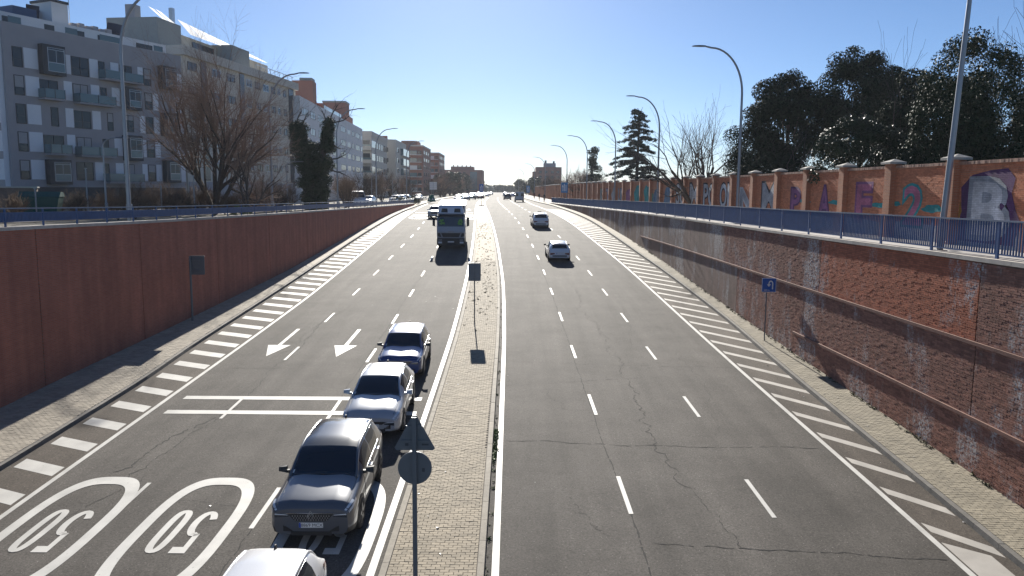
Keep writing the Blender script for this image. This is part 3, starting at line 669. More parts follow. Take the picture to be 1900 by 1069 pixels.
# ------------------------------------------------------------------ street lamps
def lamp_parts(h, reach, rise, r0=.105, r1=.055):
    p = MB().tube([(0, 0, 0), (0, 0, h*.4), (0, 0, h-rise)], [r0, r0*.85, r0*.68], 10).box(-.17, .17, -.17, .17, 0, .04)
    d = MB().box(-r0-.012, r0+.012, -r0-.012, r0*.4, .35, .95)
    arm = []
    for k in range(13):
        t = k/12*PI/2; arm.append((-reach*.86*(1-math.cos(t)), 0, h-rise+rise*math.sin(t)*.97))
    arm.append((-reach, 0, h-.01))
    a = MB().tube(arm, [r0*.68-(r0*.68-r1)*k/13 for k in range(14)], 8)
    hd = MB(); secs = [(.0, .05, .04), (.12, .10, .055), (.42, .155, .06), (.72, .13, .045), (.86, .07, .02)]
    vs = []
    for s, w, t in secs: vs += [(-reach-s, -w, h-.03+.02*s), (-reach-s, w, h-.03+.02*s), (-reach-s, w*.6, h+t), (-reach-s, -w*.6, h+t)]
    fs = [(4*i+j, 4*i+(j+1) % 4, 4*i+4+(j+1) % 4, 4*i+4+j) for i in range(4) for j in range(4)]+[(0, 1, 2, 3), (19, 18, 17, 16)]
    hd.add(vs, fs)
    return p.mesh('pole', m_lampst), d.mesh('door', m_lampst), a.mesh('arm', m_lampst), hd.mesh('lamp_head', m_signgrey)
BIG = lamp_parts(10.95, 2.35, 2.9); SMALL = lamp_parts(4.6, .75, .5, .06, .03)
def lamp(x, y, z, flip, meshes, label, tilt=0., group=None):
    t = thing('street_lamp', label, 'street lamp', (x, y, z), PI if flip else 0, group); t.rotation_euler = (0, tilt, PI if flip else 0)
    for nm, me in zip(('pole', 'door', 'arm', 'lamp_head'), meshes): link(nm, me, t)
    return t
RL = [(14.35, 26.3, 'tall grey lamp post nearest the bridge on the right, its head above the picture'), (14.25, 50, 'curved lamp post before the dark pines, right pavement'), (13.75, 75, 'curved lamp post between the bare trees and the cedar'),
      (12.9, 100, 'curved lamp post in front of the cedar'), (11.7, 125, 'curved lamp post beside the slim evergreen'), (10.25, 150, 'curved lamp post by the blue lane sign at the end of the right wall'),
      (8.3, 203, None), (7.05, 255, None), (4.5, 320, None), (2.8, 375, None)]
for i, (x, y, lb) in enumerate(RL):
    lamp(x, y, ZR(y)-.16, False, BIG, lb or 'far curved lamp post over the right carriageway where it reaches the horizon', .045 if i == 0 else 0, 'curved lamp posts along the right pavement')
LL = [(-18.5, 38, 'tall lamp post at the corner of the white apartment block, its head above the picture'), (-19.2, 63, 'curved lamp post between the big bare tree and the ivy-covered tree'), (-19.5, 88, 'curved lamp post just right of the ivy-covered tree'),
      (-19.5, 113, 'curved lamp post in front of the white block with long balconies'), (-18.65, 139, 'curved lamp post at the far end of the left wall')]
for x, y, lb in LL: lamp(x, y, ZL(y)-.2, True, BIG, lb, 0, 'curved lamp posts along the left wall')
SL = [(-23.2, 45, 'short lamp post before the white apartment block'), (-21.4, 75, 'short lamp post left of the ivy-covered tree'), (-21.4, 120, 'short lamp post before the block with long balconies'), (-22.5, 148, 'short lamp post by the parked white cars'),
      (-22, 171, 'short lamp post left of the white board sign'), (-23, 190, 'short lamp post behind the white board sign'), (-22, 215, 'short lamp post farthest along the service road')]
for x, y, lb in SL: lamp(x, y, ZL(y)-.2, True, SMALL, lb, 0, 'short lamp posts along the service road')

# ------------------------------------------------------------------ traffic signs
m_signblue = M('sign_blue', (.012, .10, .42), .35); m_signblue2 = M('sign_blue_far', (.02, .20, .45), .4); m_white = M('sign_white', (.75, .75, .74), .4)
def plate(w, h, z0, th=.03, r=.05, n=4):
    """rounded plate facing +-Y, bottom at z0"""
    pts = []
    for cx, cz, a0 in ((w/2-r, z0+r, -PI/2), (w/2-r, z0+h-r, 0), (-w/2+r, z0+h-r, PI/2), (-w/2+r, z0+r, PI)):
        for k in range(n+1): a = a0+PI/2*k/n; pts.append((cx+r*math.cos(a), -th/2, cz+r*math.sin(a)))
    return MB().prism(pts, (0, th, 0))
def post_mb(h, r=.038, rect=False):
    m_ = MB()
    if rect: m_.box(-.04, .04, -.025, .025, 0, h)
    else: m_.tube([(0, 0, 0), (0, 0, h)], r, 10)
    return m_
# triangle and disc seen from behind
x, y = -1.72, 13.5; t = thing('traffic_sign', 'grey backs of a triangle and a disc on one tall median post', 'traffic sign', (x, y, zr(y)+.13))
H0 = 4.08; post_mb(H0, rect=True).build('post', m_signgrey, t, local=True)
tri = [(-.36, .05, H0-.58), (-.33, .05, H0-.62), (.33, .05, H0-.62), (.36, .05, H0-.58), (.035, .05, H0+.02), (-.035, .05, H0+.02)]
tp = MB().prism(tri, (0, .02, 0)).build('triangle_plate', m_signgrey, t, local=True)
MB().box(-.36*.42, .36*.42, .030, .049, H0-.20, H0-.165).box(-.36*.7, .36*.7, .030, .049, H0-.47, H0-.43).build('bracket', m_signgrey, t, local=True)
m_st = M('sticker_dark', (.06, .06, .065), .6)
MB().box(-.17, -.11, .046, .0495, H0-.54, H0-.49).box(.13, .25, .046, .0495, H0-.53, H0-.50).build('sticker', m_st, tp, local=True)
dp = MB().disc((0, .06, H0-.95), (0, 1, 0), .305, 32, .022).build('disc_plate', m_signgrey, t, local=True)
MB().box(.13, .18, .045, .0485, H0-1.02, H0-.95).build('sticker', m_st, dp, local=True)
# square plate on the median seen from behind
x, y = -1.93, 40.07; t = thing('traffic_sign', 'grey back of a square sign on a thin post, farther along the median', 'traffic sign', (x, y, zr(y)+.13))
post_mb(3.05, .03).build('post', m_signgrey, t, local=True); plate(.64, .93, 2.17).build('sign_plate', m_signgrey, t, local=True); MB().box(-.22, .22, -.035, -.016, 2.74, 2.78).box(-.22, .22, -.035, -.016, 2.45, 2.49).build('bracket', m_signgrey, t, local=True)
# left wall
x, y = -16.5, 40.0; t = thing('traffic_sign', 'grey back of a square sign in front of the shaded left wall', 'traffic sign', (x, y, zr(y)+.13))
post_mb(3.35, .055).build('post', m_signgrey, t, local=True); plate(.74, .98, 2.40).build('sign_plate', m_signgrey, t, local=True)
for v in (t.children[1],): v.location = (.34, .07, 0)
MB().box(-.05, .5, -.0, .05, 2.6, 2.65).box(-.05, .5, -.0, .05, 3.1, 3.15).build('bracket', m_signgrey, t, local=True)
# blue U-turn sign
x, y = 11.98, 36.6; t = thing('traffic_sign', 'blue U-turn sign with white arrow before the brown wall', 'traffic sign', (x, y, zr(y)+.13))
post_mb(2.9, .03).build('post', m_signgrey, t, local=True); pp = plate(.66, .66, 2.33).build('sign_plate', m_signblue, t, local=True); pp.location = (.08, -.05, 0)
fr = MB()
for a in ((-.33, -.315, 2.33, 2.99), (.315, .33, 2.33, 2.99)): fr.box(a[0], a[1], -.0185, -.0155, a[2], a[3])
fr.box(-.315, .315, -.0185, -.0155, 2.33, 2.345).box(-.315, .315, -.0185, -.0155, 2.975, 2.99); fr.build('border', m_white, pp, local=True)
ua = [(.17, 2.47), (.17, 2.70)]+[(.08+.09*math.cos(a), 2.72+.13*math.sin(a)) for a in [PI*k/10 for k in range(11)]]+[(-.01, 2.70)]
a_, b_ = ribbon(ua, .055); mb = MB()
for k in range(len(ua)-1): mb.quad(*[(p[0], -.019, p[1]) for p in (a_[k], a_[k+1], b_[k+1], b_[k])])
mb.poly([(-.10, -.019, 2.70), (.08, -.019, 2.70), (-.01, -.019, 2.58)]); mb.build('arrow', m_white, pp, local=True)
def lettering(txt, size, parent, mat, pos, rot=(PI/2, 0, 0), name='lettering'):
    me = text_mesh(txt, size); me.materials.append(mat); o = link(name, me, parent, loc=pos); o.rotation_euler = rot; return o
lettering('500 m', .11, pp, m_white, (-.10, -.019, 2.385))
# blue lane signs
def lane_sign(x, y, z, label, w, h, z0, blue):
    t = thing('traffic_sign', label, 'traffic sign', (x, y, z)); post_mb(z0+h-.1, .05).build('post', m_signgrey, t, local=True)
    p = plate(w, h, z0).build('sign_plate', blue, t, local=True); p.location = (0, -.07, 0); mb = MB()
    for cx, ln in ((-.22*w, .45), (.0, .6), (.24*w, .6)): mb.box(cx-.05*w, cx+.05*w, -.02, -.016, z0+.15*h, z0+(.15+ln)*h)
    mb.poly([(-.36*w, -.019, z0+.55*h), (-.1*w, -.019, z0+.60*h), (-.32*w, -.019, z0+.78*h)]); mb.poly([(-.13*w, -.0195, z0+.72*h), (.13*w, -.0195, z0+.72*h), (0, -.0195, z0+.9*h)])
    mb.build('arrow', m_white, p, local=True)
lane_sign(9.15, 140, ZR(140)-.16, 'blue lane sign with white arrows behind the right railing', 1.15, 1.8, 2.1, m_signblue2)
lane_sign(-9.3, 235, 0, 'blue lane sign on the far median above the queue of cars', 1.2, 2.6, 1.5, m_signblue)
lane_sign(4.9, 250, 0, 'small blue-green lane sign far down the right kerb', 1.1, 2.2, 1.6, m_signblue2)
t = thing('direction_board', 'white direction board of stacked panels on a post, far left verge', 'road sign', (-20.6, 205, 0)); post_mb(4.4, .07).build('post', m_signgrey, t, local=True)
for k in range(4): MB().box(-.95, .95, -.06, -.02, 2.35+.5*k, 2.8+.5*k).build('panel', m_white, t, local=True)
t = thing('broken_post', 'thin bare post on a round foot in the far median', 'post', (-5.45, 137, zr(137)+.13)); post_mb(1.25, .05).build('post', m_signgrey, t, local=True); MB().disc((.12, 0, .05), (0, 0, 1), .55, 16, .1).build('foot', m_conc, t, local=True)
m_green = M('marker_green', (.015, .15, .085), .5)
t = thing('gore_marker', 'green wedge marker with white arrows where the slip road leaves', 'road marker', (-15.6, 152, .1)); mb = MB()
pf = [(.85*math.cos(a), .85*math.sin(a)-.4) for a in [PI+PI*k/10 for k in range(11)]]
mb.add([(p[0], p[1], 0) for p in pf]+[(p[0]*.45, p[1]*.45, 1.35) for p in pf], [(k, k+1, 12+k, 11+k) for k in range(10)]+[tuple(range(11, 22)), (10, 0, 11, 21)]); mb.build('body', m_green, t, local=True)
for s in (-1, 1): MB().poly([(s*.15, -1.13, .35), (s*.50, -1.0, .35), (s*.32, -.95, .75)]).build('arrow', m_white, t, local=True)
# ------------------------------------------------------------------ vehicles
m_glass = M('car_glass', (.010, .018, .030), .05, spec=.6)
m_tyre = M('tyre', (.018, .018, .019), .8); m_rim = M('rim', (.28, .28, .29), .35, .7); m_rimdark = M('rim_dark', (.07, .07, .075), .35, .6)
m_trim = M('black_trim', (.022, .022, .024), .55); m_chrome = M('chrome', (.75, .76, .78), .15, 1.)
m_lens = M('headlight_lens', (.66, .70, .74), .15, .0, coat=1.); m_lensd = M('headlight_dark', (.05, .055, .065), .1, coat=1.)
m_tail = M('tail_lens', (.16, .012, .014), .15, coat=1.); m_plate = M('plate_white', (.72, .73, .72), .4); m_plateb = M('plate_blue', (.02, .07, .4), .4); m_ink = M('plate_ink', (.02, .02, .025), .5)
def paint(name, c, metal=.0, rough=.32): return M('car_paint_'+name, c, rough, metal, coat=1.)
P_grey = paint('dark_grey', (.105, .115, .135), .3, .33); P_silver = paint('silver', (.40, .425, .47), .2, .38); P_blue = paint('blue', (.018, .05, .19), .25, .33)
P_white = paint('white', (.72, .73, .75), 0, .3); P_black = paint('black', (.028, .03, .034), .3, .25); P_pale = paint('pale_blue_grey', (.30, .36, .42), .4, .3); P_red = paint('dark_red', (.16, .02, .02), .3)

SH_SUV = dict(L=4.5, wb=2.67, wr=.355, a=.93, keys=[ # s, half width, shoulder z, edge z, edge half width, centre z
    (0, .79, .80, .845, .66, .875), (.045, .85, .86, .90, .70, .935), (.16, .895, .905, .955, .73, .985), (.5, .918, .94, 1.0, .75, 1.04), (.95, .92, .965, 1.04, .755, 1.09), (1.22, .92, .985, 1.075, .76, 1.13),
    (1.60, .92, 1.005, 1.31, .71, 1.355), (1.98, .92, 1.02, 1.505, .665, 1.55), (2.5, .92, 1.03, 1.57, .66, 1.62), (3.2, .92, 1.045, 1.565, .65, 1.62), (3.85, .91, 1.06, 1.515, .635, 1.57), (4.05, .905, 1.065, 1.465, .625, 1.51), (4.33, .89, 1.05, 1.11, .69, 1.13), (4.44, .87, .97, 1.01, .68, 1.02), (4.5, .82, .82, .86, .64, .87)],
    ws=(1.22, 1.98), rws=(4.05, 4.33), sw=((1.66, 2.60), (2.68, 3.60)), clad=True)
SH_HATCH = dict(L=4.3, wb=2.65, wr=.325, a=.88, keys=[
    (0, .72, .63, .67, .58, .70), (.045, .80, .70, .745, .63, .78), (.17, .86, .78, .835, .67, .875), (.5, .885, .84, .91, .70, .955), (.95, .89, .88, .965, .72, 1.01), (1.18, .89, .905, .995, .735, 1.045),
    (1.60, .89, .925, 1.225, .65, 1.27), (2.04, .89, .94, 1.40, .61, 1.44), (2.5, .89, .95, 1.44, .605, 1.49), (3.1, .89, .965, 1.43, .595, 1.485), (3.65, .88, .985, 1.365, .58, 1.425), (3.85, .875, .99, 1.32, .575, 1.365), (4.14, .86, .985, 1.04, .63, 1.06), (4.24, .83, .90, .94, .62, .95), (4.3, .77, .74, .78, .58, .79)],
    ws=(1.18, 2.04), rws=(3.85, 4.14), sw=((1.72, 2.52), (2.60, 3.45)), clad=False)
SH_CROSS = dict(SH_SUV, L=4.3, wb=2.63, keys=[(s*4.3/4.5, w*.965, z1*.97, z2*.97, w2*.96, z3*.97) for s, w, z1, z2, w2, z3 in SH_SUV['keys']], ws=(1.22*4.3/4.5, 1.98*4.3/4.5), rws=(4.05*4.3/4.5, 4.33*4.3/4.5), sw=((1.6, 2.5), (2.58, 3.42)))

CARS = 0
def make_car(name, label, sh, paint_m, loc, heading, group=None, roof=None, low=False, plate_txt=None, antenna=True, chromeline=True, mirror=None, taxi=False, emblem=None, rim=None, cat='car', light=None, size=1.):
    """loft the shell from its stations, then cut it into body, glass and lights; +Y of the local frame is the way it drives"""
    L = sh['L']; K = np.array(sh['keys']); cuts = [sh['ws'][0], sh['ws'][1], sh['rws'][0], sh['rws'][1]]+[v for q in sh['sw'] for v in q]
    n = 20 if low else 44
    ss = sorted(set([round(float(v), 4) for v in list(K[:, 0])+cuts+list(np.linspace(.2, L-.2, n))]))
    ss = [v for i, v in enumerate(ss) if i == 0 or v-ss[i-1] > .015 or v in cuts]
    col = lambda j, s: float(pchip(K[:, 0], K[:, j], [s])[0])
    def sec(s):
        w, zs, ze, we, zt = (col(j, s) for j in range(1, 6)); zb = .20 + max(0, .10*(1-s/.35)) + max(0, .14*(1-(L-s)/.5))
        hz = lambda a: zb+(zs-zb)*a
        cab = max(0., min(1., (ze-zs-.1)/.25))
        bulge = .035*cab
        cr = .022*(1-cab) if .12 < s < sh['ws'][0]+.01 else 0
        p = [(0, zb), (w*.82, zb), (w*.95, zb+.05), (w*.995, hz(.3)), (w, hz(.58)), (w*.985, hz(.86)), (w*.955, zs), ((w*.955+we)/2+bulge, (zs+ze)/2+.012*cab), (we, ze), (we*.88, ze+(zt-ze)*.52+cr*.3), (we*.60, ze+(zt-ze)*.86+cr), (0, zt-cr*.2)]
        return p
    R = [sec(s) for s in ss]; NK = 12
    root = thing(name, label, cat, loc, heading, group)
    root.rotation_euler = Euler((math.atan(zr(loc[1]+.5)-zr(loc[1]-.5))*(1 if abs(heading) < 1 else -1) if abs(loc[0]) < 17 else 0, 0, heading))
    root.scale = (size,)*3
    groups = {}
    def V(i, k, sg): return (sg*R[i][k][0], L/2-ss[i], R[i][k][1])
    def put(key, quad, mi=0): groups.setdefault(key, []).append((quad, mi))
    inr = lambda a, b, q: a >= q[0]-.001 and b <= q[1]+.001
    for i in range(len(ss)-1):
        a, b = ss[i], ss[i+1]
        for k in range(NK-1):
            for sg in (-1, 1):
                q = [V(i, k, sg), V(i+1, k, sg), V(i+1, k+1, sg), V(i, k+1, sg)]
                if sg < 0: q = q[::-1]
                key, mi = 'body', 0
                if k >= 8 and inr(a, b, sh['ws']): key = 'windscreen'
                elif k >= 8 and inr(a, b, sh['rws']): key = 'rear_window'
                elif k in (6, 7):
                    for wi, q_ in enumerate(sh['sw']):
                        if inr(a, b, q_): key = 'side_window%d%d' % (wi, sg)
                if key == 'body':
                    if k < 3 and sh['clad']: mi = 1
                    if k >= 8 and sh['ws'][1]-.01 <= a and b <= sh['rws'][0]+.01: mi = 2
                put(key, q, mi)
    cap0 = [V(0, k, 1) for k in range(NK)]+[V(0, k, -1) for k in range(NK-2, 0, -1)]; e = len(ss)-1
    cap1 = [V(e, k, 1) for k in range(NK)]+[V(e, k, -1) for k in range(NK-2, 0, -1)]
    for key, qs in groups.items():
        mb = MB(); idx = {}
        def vid(p):
            kk = (round(p[0], 4), round(p[1], 4), round(p[2], 4))
            if kk not in idx: idx[kk] = len(mb.v); mb.v.append(p)
            return idx[kk]
        for q, mi in qs:
            f = []
            for p in q:
                v_ = vid(p)
                if v_ not in f: f.append(v_)
            if len(f) > 2: mb.f.append(tuple(f)); mb.m.append(mi); mb.sm.append(True)
        if key == 'body':
            mb.add(cap0, [tuple(range(len(cap0)))[::-1]], 0); mb.add(cap1, [tuple(range(len(cap1)))], 0)
            mb.build('body', [paint_m, m_trim, roof or paint_m], root, local=True)
        else: mb.build(key.rstrip('-01'), m_glass, root, local=True)
    # a surface point anywhere on the shell, for parts that lie on it
    def surf(s, k, sg, lift=.006):
        r = sec(s); k0 = min(int(k), NK-2); t = k-k0; x = r[k0][0]*(1-t)+r[k0+1][0]*t; z = r[k0][1]*(1-t)+r[k0+1][1]*t
        dx, dz = r[k0+1][0]-r[k0][0], r[k0+1][1]-r[k0][1]; l = math.hypot(dx, dz) or 1
        return (sg*(x+dz/l*lift), L/2-s+(.004 if s < .3 else 0), z-dx/l*lift)
    def patch(nm, mat, s0, s1, k0, k1, sg, parent=root, lift=.006, m_=4, curve=None):
        mb = MB(); g = [[surf(s0+(s1-s0)*i/m_, k0+(k1-k0)*j/m_+(curve(i/m_) if curve else 0), sg, lift) for j in range(m_+1)] for i in range(m_+1)]
        for r in g: mb.v.extend(r)
        for i in range(m_):
            for j in range(m_): f = (i*(m_+1)+j, (i+1)*(m_+1)+j, (i+1)*(m_+1)+j+1, i*(m_+1)+j+1); mb.f.append(f if sg > 0 else f[::-1]); mb.m.append(0); mb.sm.append(True)
        return mb.build(nm, mat, parent, local=True)
    f0 = L/2
    for sg in (-1, 1):
        suv = sh['clad']
        hl = patch('headlight', m_lens, .03, .50 if suv else .55, 5.1 if suv else 4.9, 5.7, sg, curve=lambda t: .28*t)
        if not low:
            patch('light_strip', light or m_lens, .012, .34, 6.25, 7.1, sg, hl, .010, curve=lambda t: -.35*t)  # headlight glint: pale strip added on the bonnet edge, turned up to catch the sky
            w0 = col(1, 0)*.985; zt_ = col(2, 0)-.015; hz_ = .075 if suv else .11; xi = .47 if suv else .40
            hb = MB().prism([(sg*xi, f0+.002, zt_-hz_), (sg*w0, f0+.002, zt_-hz_*1.3), (sg*w0, f0+.002, zt_), (sg*(xi+.03), f0+.002, zt_-hz_*.5)], (0, .014, 0)).build('lamp_inner', m_lensd, hl, local=True)
            MB().prism([(sg*(xi+.02), f0+.0165, zt_-hz_*.62), (sg*w0*.985, f0+.0165, zt_-hz_*.45), (sg*w0*.985, f0+.0165, zt_-.008), (sg*(xi+.03), f0+.0165, zt_-hz_*.48)], (0, .004, 0)).build('lamp_strip', m_lens, hl, local=True)
            fog = MB().prism([(sg*.38, f0+.004, .36), (sg*.60, f0+.004, .37), (sg*.60, f0+.004, .50), (sg*.52, f0+.004, .46)], (0, .012, 0)).build('fog_surround', m_trim, root, local=True)
            if not suv: MB().prism([(sg*.40, f0+.017, .375), (sg*.52, f0+.017, .40), (sg*.565, f0+.017, .48), (sg*.53, f0+.017, .48), (sg*.50, f0+.017, .425), (sg*.40, f0+.017, .40)], (0, .01, 0)).build('daylight_strip', m_chrome, fog, local=True)
            elif chromeline != 'none': MB().prism([(sg*.40, f0+.018, .36), (sg*.58, f0+.018, .40), (sg*.58, f0+.018, .43), (sg*.40, f0+.018, .385)], (0, .01, 0)).build('daylight_strip', m_chrome if not suv or emblem is None else m_trim, fog, local=True)
        tl = patch('tail_light', m_tail, L-.36, L-.03, 4.85, 5.85, sg, curve=lambda t: -.2*t)
        wl_, zl_ = col(1, L)*.985, col(2, L)-.02
        MB().prism([(sg*.40, -f0-.002, zl_-.10), (sg*wl_, -f0-.002, zl_-.17), (sg*wl_, -f0-.002, zl_), (sg*.42, -f0-.002, zl_-.02)], (0, -.014, 0)).build('tail_lamp', m_tail, tl, local=True)
        MB().tube([surf(s_, 7.93, sg, .0) for s_ in np.linspace(sh['ws'][0], sh['rws'][1]-.02, 8 if low else 18)], .034, 6).build('roof_pillar', paint_m, root, local=True)
        # wheels
        for s in (sh['a'], sh['a']+sh['wb']):
            yc = L/2-s; w = col(1, s); r = sh['wr']
            ar = MB(); pts = [((r+.075)*math.cos(a), (r+.075)*math.sin(a)) for a in [PI*j/14-.12*(1 if j == 0 else (-1 if j == 14 else 0)) for j in range(15)]]
            ar.poly([(sg*(w+.007), yc+p[0], r+p[1]) for p in (pts if sg > 0 else pts[::-1])]).build('wheel_arch', m_trim, root, local=True)
            tw = MB(); ax = (sg, 0, 0); prof = [(-.2, r*.9), (-.17, r), (-.03, r), (0, r*.93), (.0, r*.66)]; nn = 12 if low else 24
            vs = [(sg*(w+.016+d), yc+q*math.cos(2*PI*j/nn), r+q*math.sin(2*PI*j/nn)) for d, q in prof for j in range(nn)]
            tw.add(vs, [(i*nn+j, i*nn+(j+1) % nn, (i+1)*nn+(j+1) % nn, (i+1)*nn+j) for i in range(4) for j in range(nn)], 0, True)
            wh = tw.build('wheel', m_tyre, root, local=True)
            rm = MB(); xx = sg*(w+.008); rm.disc((xx-sg*.02, yc, r), ax, r*.66, nn, .02, 1)
            if not low:
                for j in range(5):
                    a = 2*PI*j/5+.3; d = (math.cos(a), math.sin(a)); nrm = (-d[1], d[0]); q = []
                    for rr_, ww in ((.05, .05), (r*.64, .035)):
                        for s2 in (-1, 1): q.append((xx, yc+d[0]*rr_+nrm[0]*ww*s2, r+d[1]*rr_+nrm[1]*ww*s2))
                    rm.prism([q[0], q[1], q[3], q[2]], (sg*.014, 0, 0))
            rm.build('rim', [rim or m_rim, m_rimdark], wh, local=True)
        if not low:                                             # shut lines and the slip behind the windscreen
            for sx in (sh['sw'][0][0]-.16, sh['sw'][0][1]+.04, sh['sw'][1][1]-.02):
                MB().tube([surf(sx, k_, sg, .0) for k_ in np.linspace(2.6, 6.0, 8)], .007, 4).build('door_seam', m_trim, root, local=True)
            MB().tube([surf(s_, 7.7, sg, -.002) for s_ in np.linspace(.10, sh['ws'][0]-.02, 10)], .007, 4).build('bonnet_seam', m_trim, root, local=True)
            MB().tube([surf(sh['ws'][0]+.03, k_, sg, .006) for k_ in np.linspace(9.0, 11.0, 6)], .009, 4).build('wiper', m_trim, root, local=True)
            if sg > 0: patch('sticker', m_plate, sh['ws'][0]+.10, sh['ws'][0]+.18, 8.35, 8.75, sg, lift=.004, m_=1)
        # mirror
        s = sh['ws'][0]+.38; bx = col(1, s)*.955; zz = col(2, s)+.05; mm = MB()
        x0, x1 = sorted((sg*(bx+.04), sg*(bx+.23))); yc = L/2-s
        pr8 = [(x0, yc-.05, zz), (x1, yc-.04, zz+.015), (x1, yc+.05, zz+.02), (x0, yc+.08, zz), (x0, yc-.05, zz+.14), (x1, yc-.03, zz+.12), (x1, yc+.02, zz+.11), (x0, yc+.05, zz+.14)]
        mm.hexa(pr8); xa, xb = sorted((sg*(bx-.02), sg*(bx+.06))); mm.box(xa, xb, yc-.02, yc+.05, zz-.02, zz+.05)
        mm.build('wing_mirror', mirror or paint_m, root, local=True)
        if not low:
            if chromeline is True:
                a, b = sh['sw'][0][0]-.12, sh['sw'][1][1]+.06
                MB().tube([surf(a+(b-a)*j/12, 6.06, sg, .004) for j in range(13)], .009, 5).build('window_trim', m_chrome, root, local=True)
                top = [surf(s_, 7.72, sg, .006) for s_ in np.linspace(sh['ws'][1]-.3, sh['sw'][1][1]+.1, 12)]
                MB().tube(top, .007, 5).build('roof_trim', m_chrome, root, local=True)
            for q in sh['sw']:
                yh = L/2-(q[1]-.22); hx = col(1, L/2-yh); x0, x1 = sorted((sg*(hx*.985), sg*(hx*.985+.035))); MB().box(x0, x1, yh-.1, yh+.1, col(2, L/2-yh)-.12, col(2, L/2-yh)-.09).build('door_handle', m_chrome if sh is SH_SUV else paint_m, root, local=True)
    # front: grille, intake, plate
    suv = sh['clad']; g0, g1 = (.60, .775) if suv else (.50, .585)
    gr = MB().prism([(-.50, f0+.002, g1), (-.34, f0+.002, g0), (.34, f0+.002, g0), (.50, f0+.002, g1)], (0, .012, 0)).build('grille', m_trim, root, local=True)
    MB().box(-.44, .44, f0+.002, f0+.012, .27 if suv else .25, .36).build('intake', m_trim, root, local=True)
    if not low:
        if suv:
            ms = MB()
            for r_ in range(3):
                for c_ in range(-7, 8):
                    cx, cz = c_*.056+(.028 if r_ % 2 else 0), g0+.03+r_*.045
                    if abs(cx) < .36+.04*r_: ms.add([(cx-.018, f0+.0155, cz), (cx, f0+.0155, cz-.016), (cx+.018, f0+.0155, cz), (cx, f0+.0155, cz+.016)], [(0, 1, 2, 3)])
            ms.build('grille_mesh', m_rim, gr, local=True, kind='stuff')
            MB().box(-.52, .52, f0+.004, f0+.022, g1, g1+.016).build('grille_bar', m_chrome, gr, local=True)
        if emblem == 'diamond':
            mb = MB()
            for sc_, dz in ((1., 0.), (.62, 0.)):
                pts = [(0, .125*sc_), (.075*sc_, 0), (0, -.125*sc_), (-.075*sc_, 0)]; a_, b_ = ribbon(pts, .015, True); zc = .72
                for k in range(4): mb.prism([(a_[k][0], f0+.024, zc+a_[k][1]), (a_[(k+1) % 4][0], f0+.024, zc+a_[(k+1) % 4][1]), (b_[(k+1) % 4][0], f0+.024, zc+b_[(k+1) % 4][1]), (b_[k][0], f0+.024, zc+b_[k][1])], (0, .008, 0))
            mb.build('emblem', m_chrome, root, local=True)
        elif emblem: MB().disc((0, f0+.012, .66), (0, 1, 0), .05, 20, .012).build('emblem', m_chrome, root, local=True)
    pz = .455 if suv else .40
    for nm, yy, dirn, zz in (('front', f0+.017, 1, pz), ('rear', -f0-.010, -1, .62 if not taxi else .72)):
        p = MB().box(-.26, .26, min(yy, yy+.006*dirn), max(yy, yy+.006*dirn), zz, zz+.115).build('number_plate', m_plate, root, local=True)
        if not low:
            x0 = -.258*(-1 if dirn > 0 else 1); xx = sorted((x0, x0*.84)); MB().box(xx[0], xx[1], min(yy+.006*dirn, yy+.008*dirn), max(yy+.006*dirn, yy+.008*dirn), zz+.002, zz+.113).build('country_band', m_plateb, p, local=True)
            if plate_txt and dirn > 0:
                o = lettering(plate_txt, .105, p, m_ink, (-.018, yy+.0085, zz+.024), (PI/2, 0, PI), 'plate_lettering')
    if not low:
        tr = MB().box(-.58, .58, -f0-.006, -f0+.02, .42, .52).build('bumper_trim', m_trim, root, local=True)
    if antenna:
        s = sh['rws'][0]-.12; z = col(5, s); MB().prism([(-.02, L/2-s-.09, z-.01), (-.02, L/2-s+.10, z-.01), (-.008, L/2-s-.03, z+.065), (-.008, L/2-s-.07, z+.065)], (.028, 0, 0)).build('antenna', m_trim, root, local=True)
    if taxi:
        s = 2.1; z = col(5, s); MB().prism([(-.22, L/2-s-.06, z), (-.22, L/2-s+.06, z), (-.22, L/2-s+.03, z+.13), (-.22, L/2-s-.03, z+.13)], (.44, 0, 0)).build('roof_sign', m_trim, root, local=True)
        for sg in (-1, 1): patch('door_stripe', P_red, 1.5, 2.5, 3.2, 5.0, sg)
    return root
carz = lambda x, y: (x, y, zr(y)+.002)
Q = 'cars queueing towards the bridge'
make_car('parked_car' if False else 'suv', 'dark grey SUV with diamond emblem and plate 8869 MCX, waiting in the median lane', SH_SUV, P_grey, carz(-4.52, 19.25), PI+.012, Q, size=1.045, roof=P_black, plate_txt='8869 MCX', emblem='diamond', mirror=m_trim, rim=m_rimdark)
make_car('hatchback', 'silver hatchback between the dark grey SUV and the blue SUV', SH_HATCH, P_silver, carz(-4.38, 25.8), PI+.012, Q, size=1.04, emblem='oval', chromeline=True)
make_car('suv', 'blue SUV behind the silver hatchback in the median lane queue', SH_CROSS, P_blue, carz(-4.42, 32.2), PI+.01, Q, emblem='oval', mirror=m_trim, chromeline=True)
make_car('hatchback', 'white car cut off by the bottom edge, only its roof in view', SH_HATCH, P_white, carz(-4.43, 12.6), PI+.012, Q)
make_car('hatchback', 'white hatchback seen from behind, nearest car on the right carriageway', SH_HATCH, P_white, carz(3.72, 64.6), .035, 'cars driving away', mirror=m_trim, chromeline=False)
make_car('taxi', 'white taxi with roof sign ahead of the white hatchback, right carriageway', SH_SUV, P_white, carz(3.1, 90.3), .045, 'cars driving away', taxi=True, chromeline=False, antenna=False, mirror=m_trim, cat='taxi')
make_car('suv', 'pale blue-grey car beside the white truck', SH_CROSS, P_pale, carz(-9.95, 102.2), PI, Q)
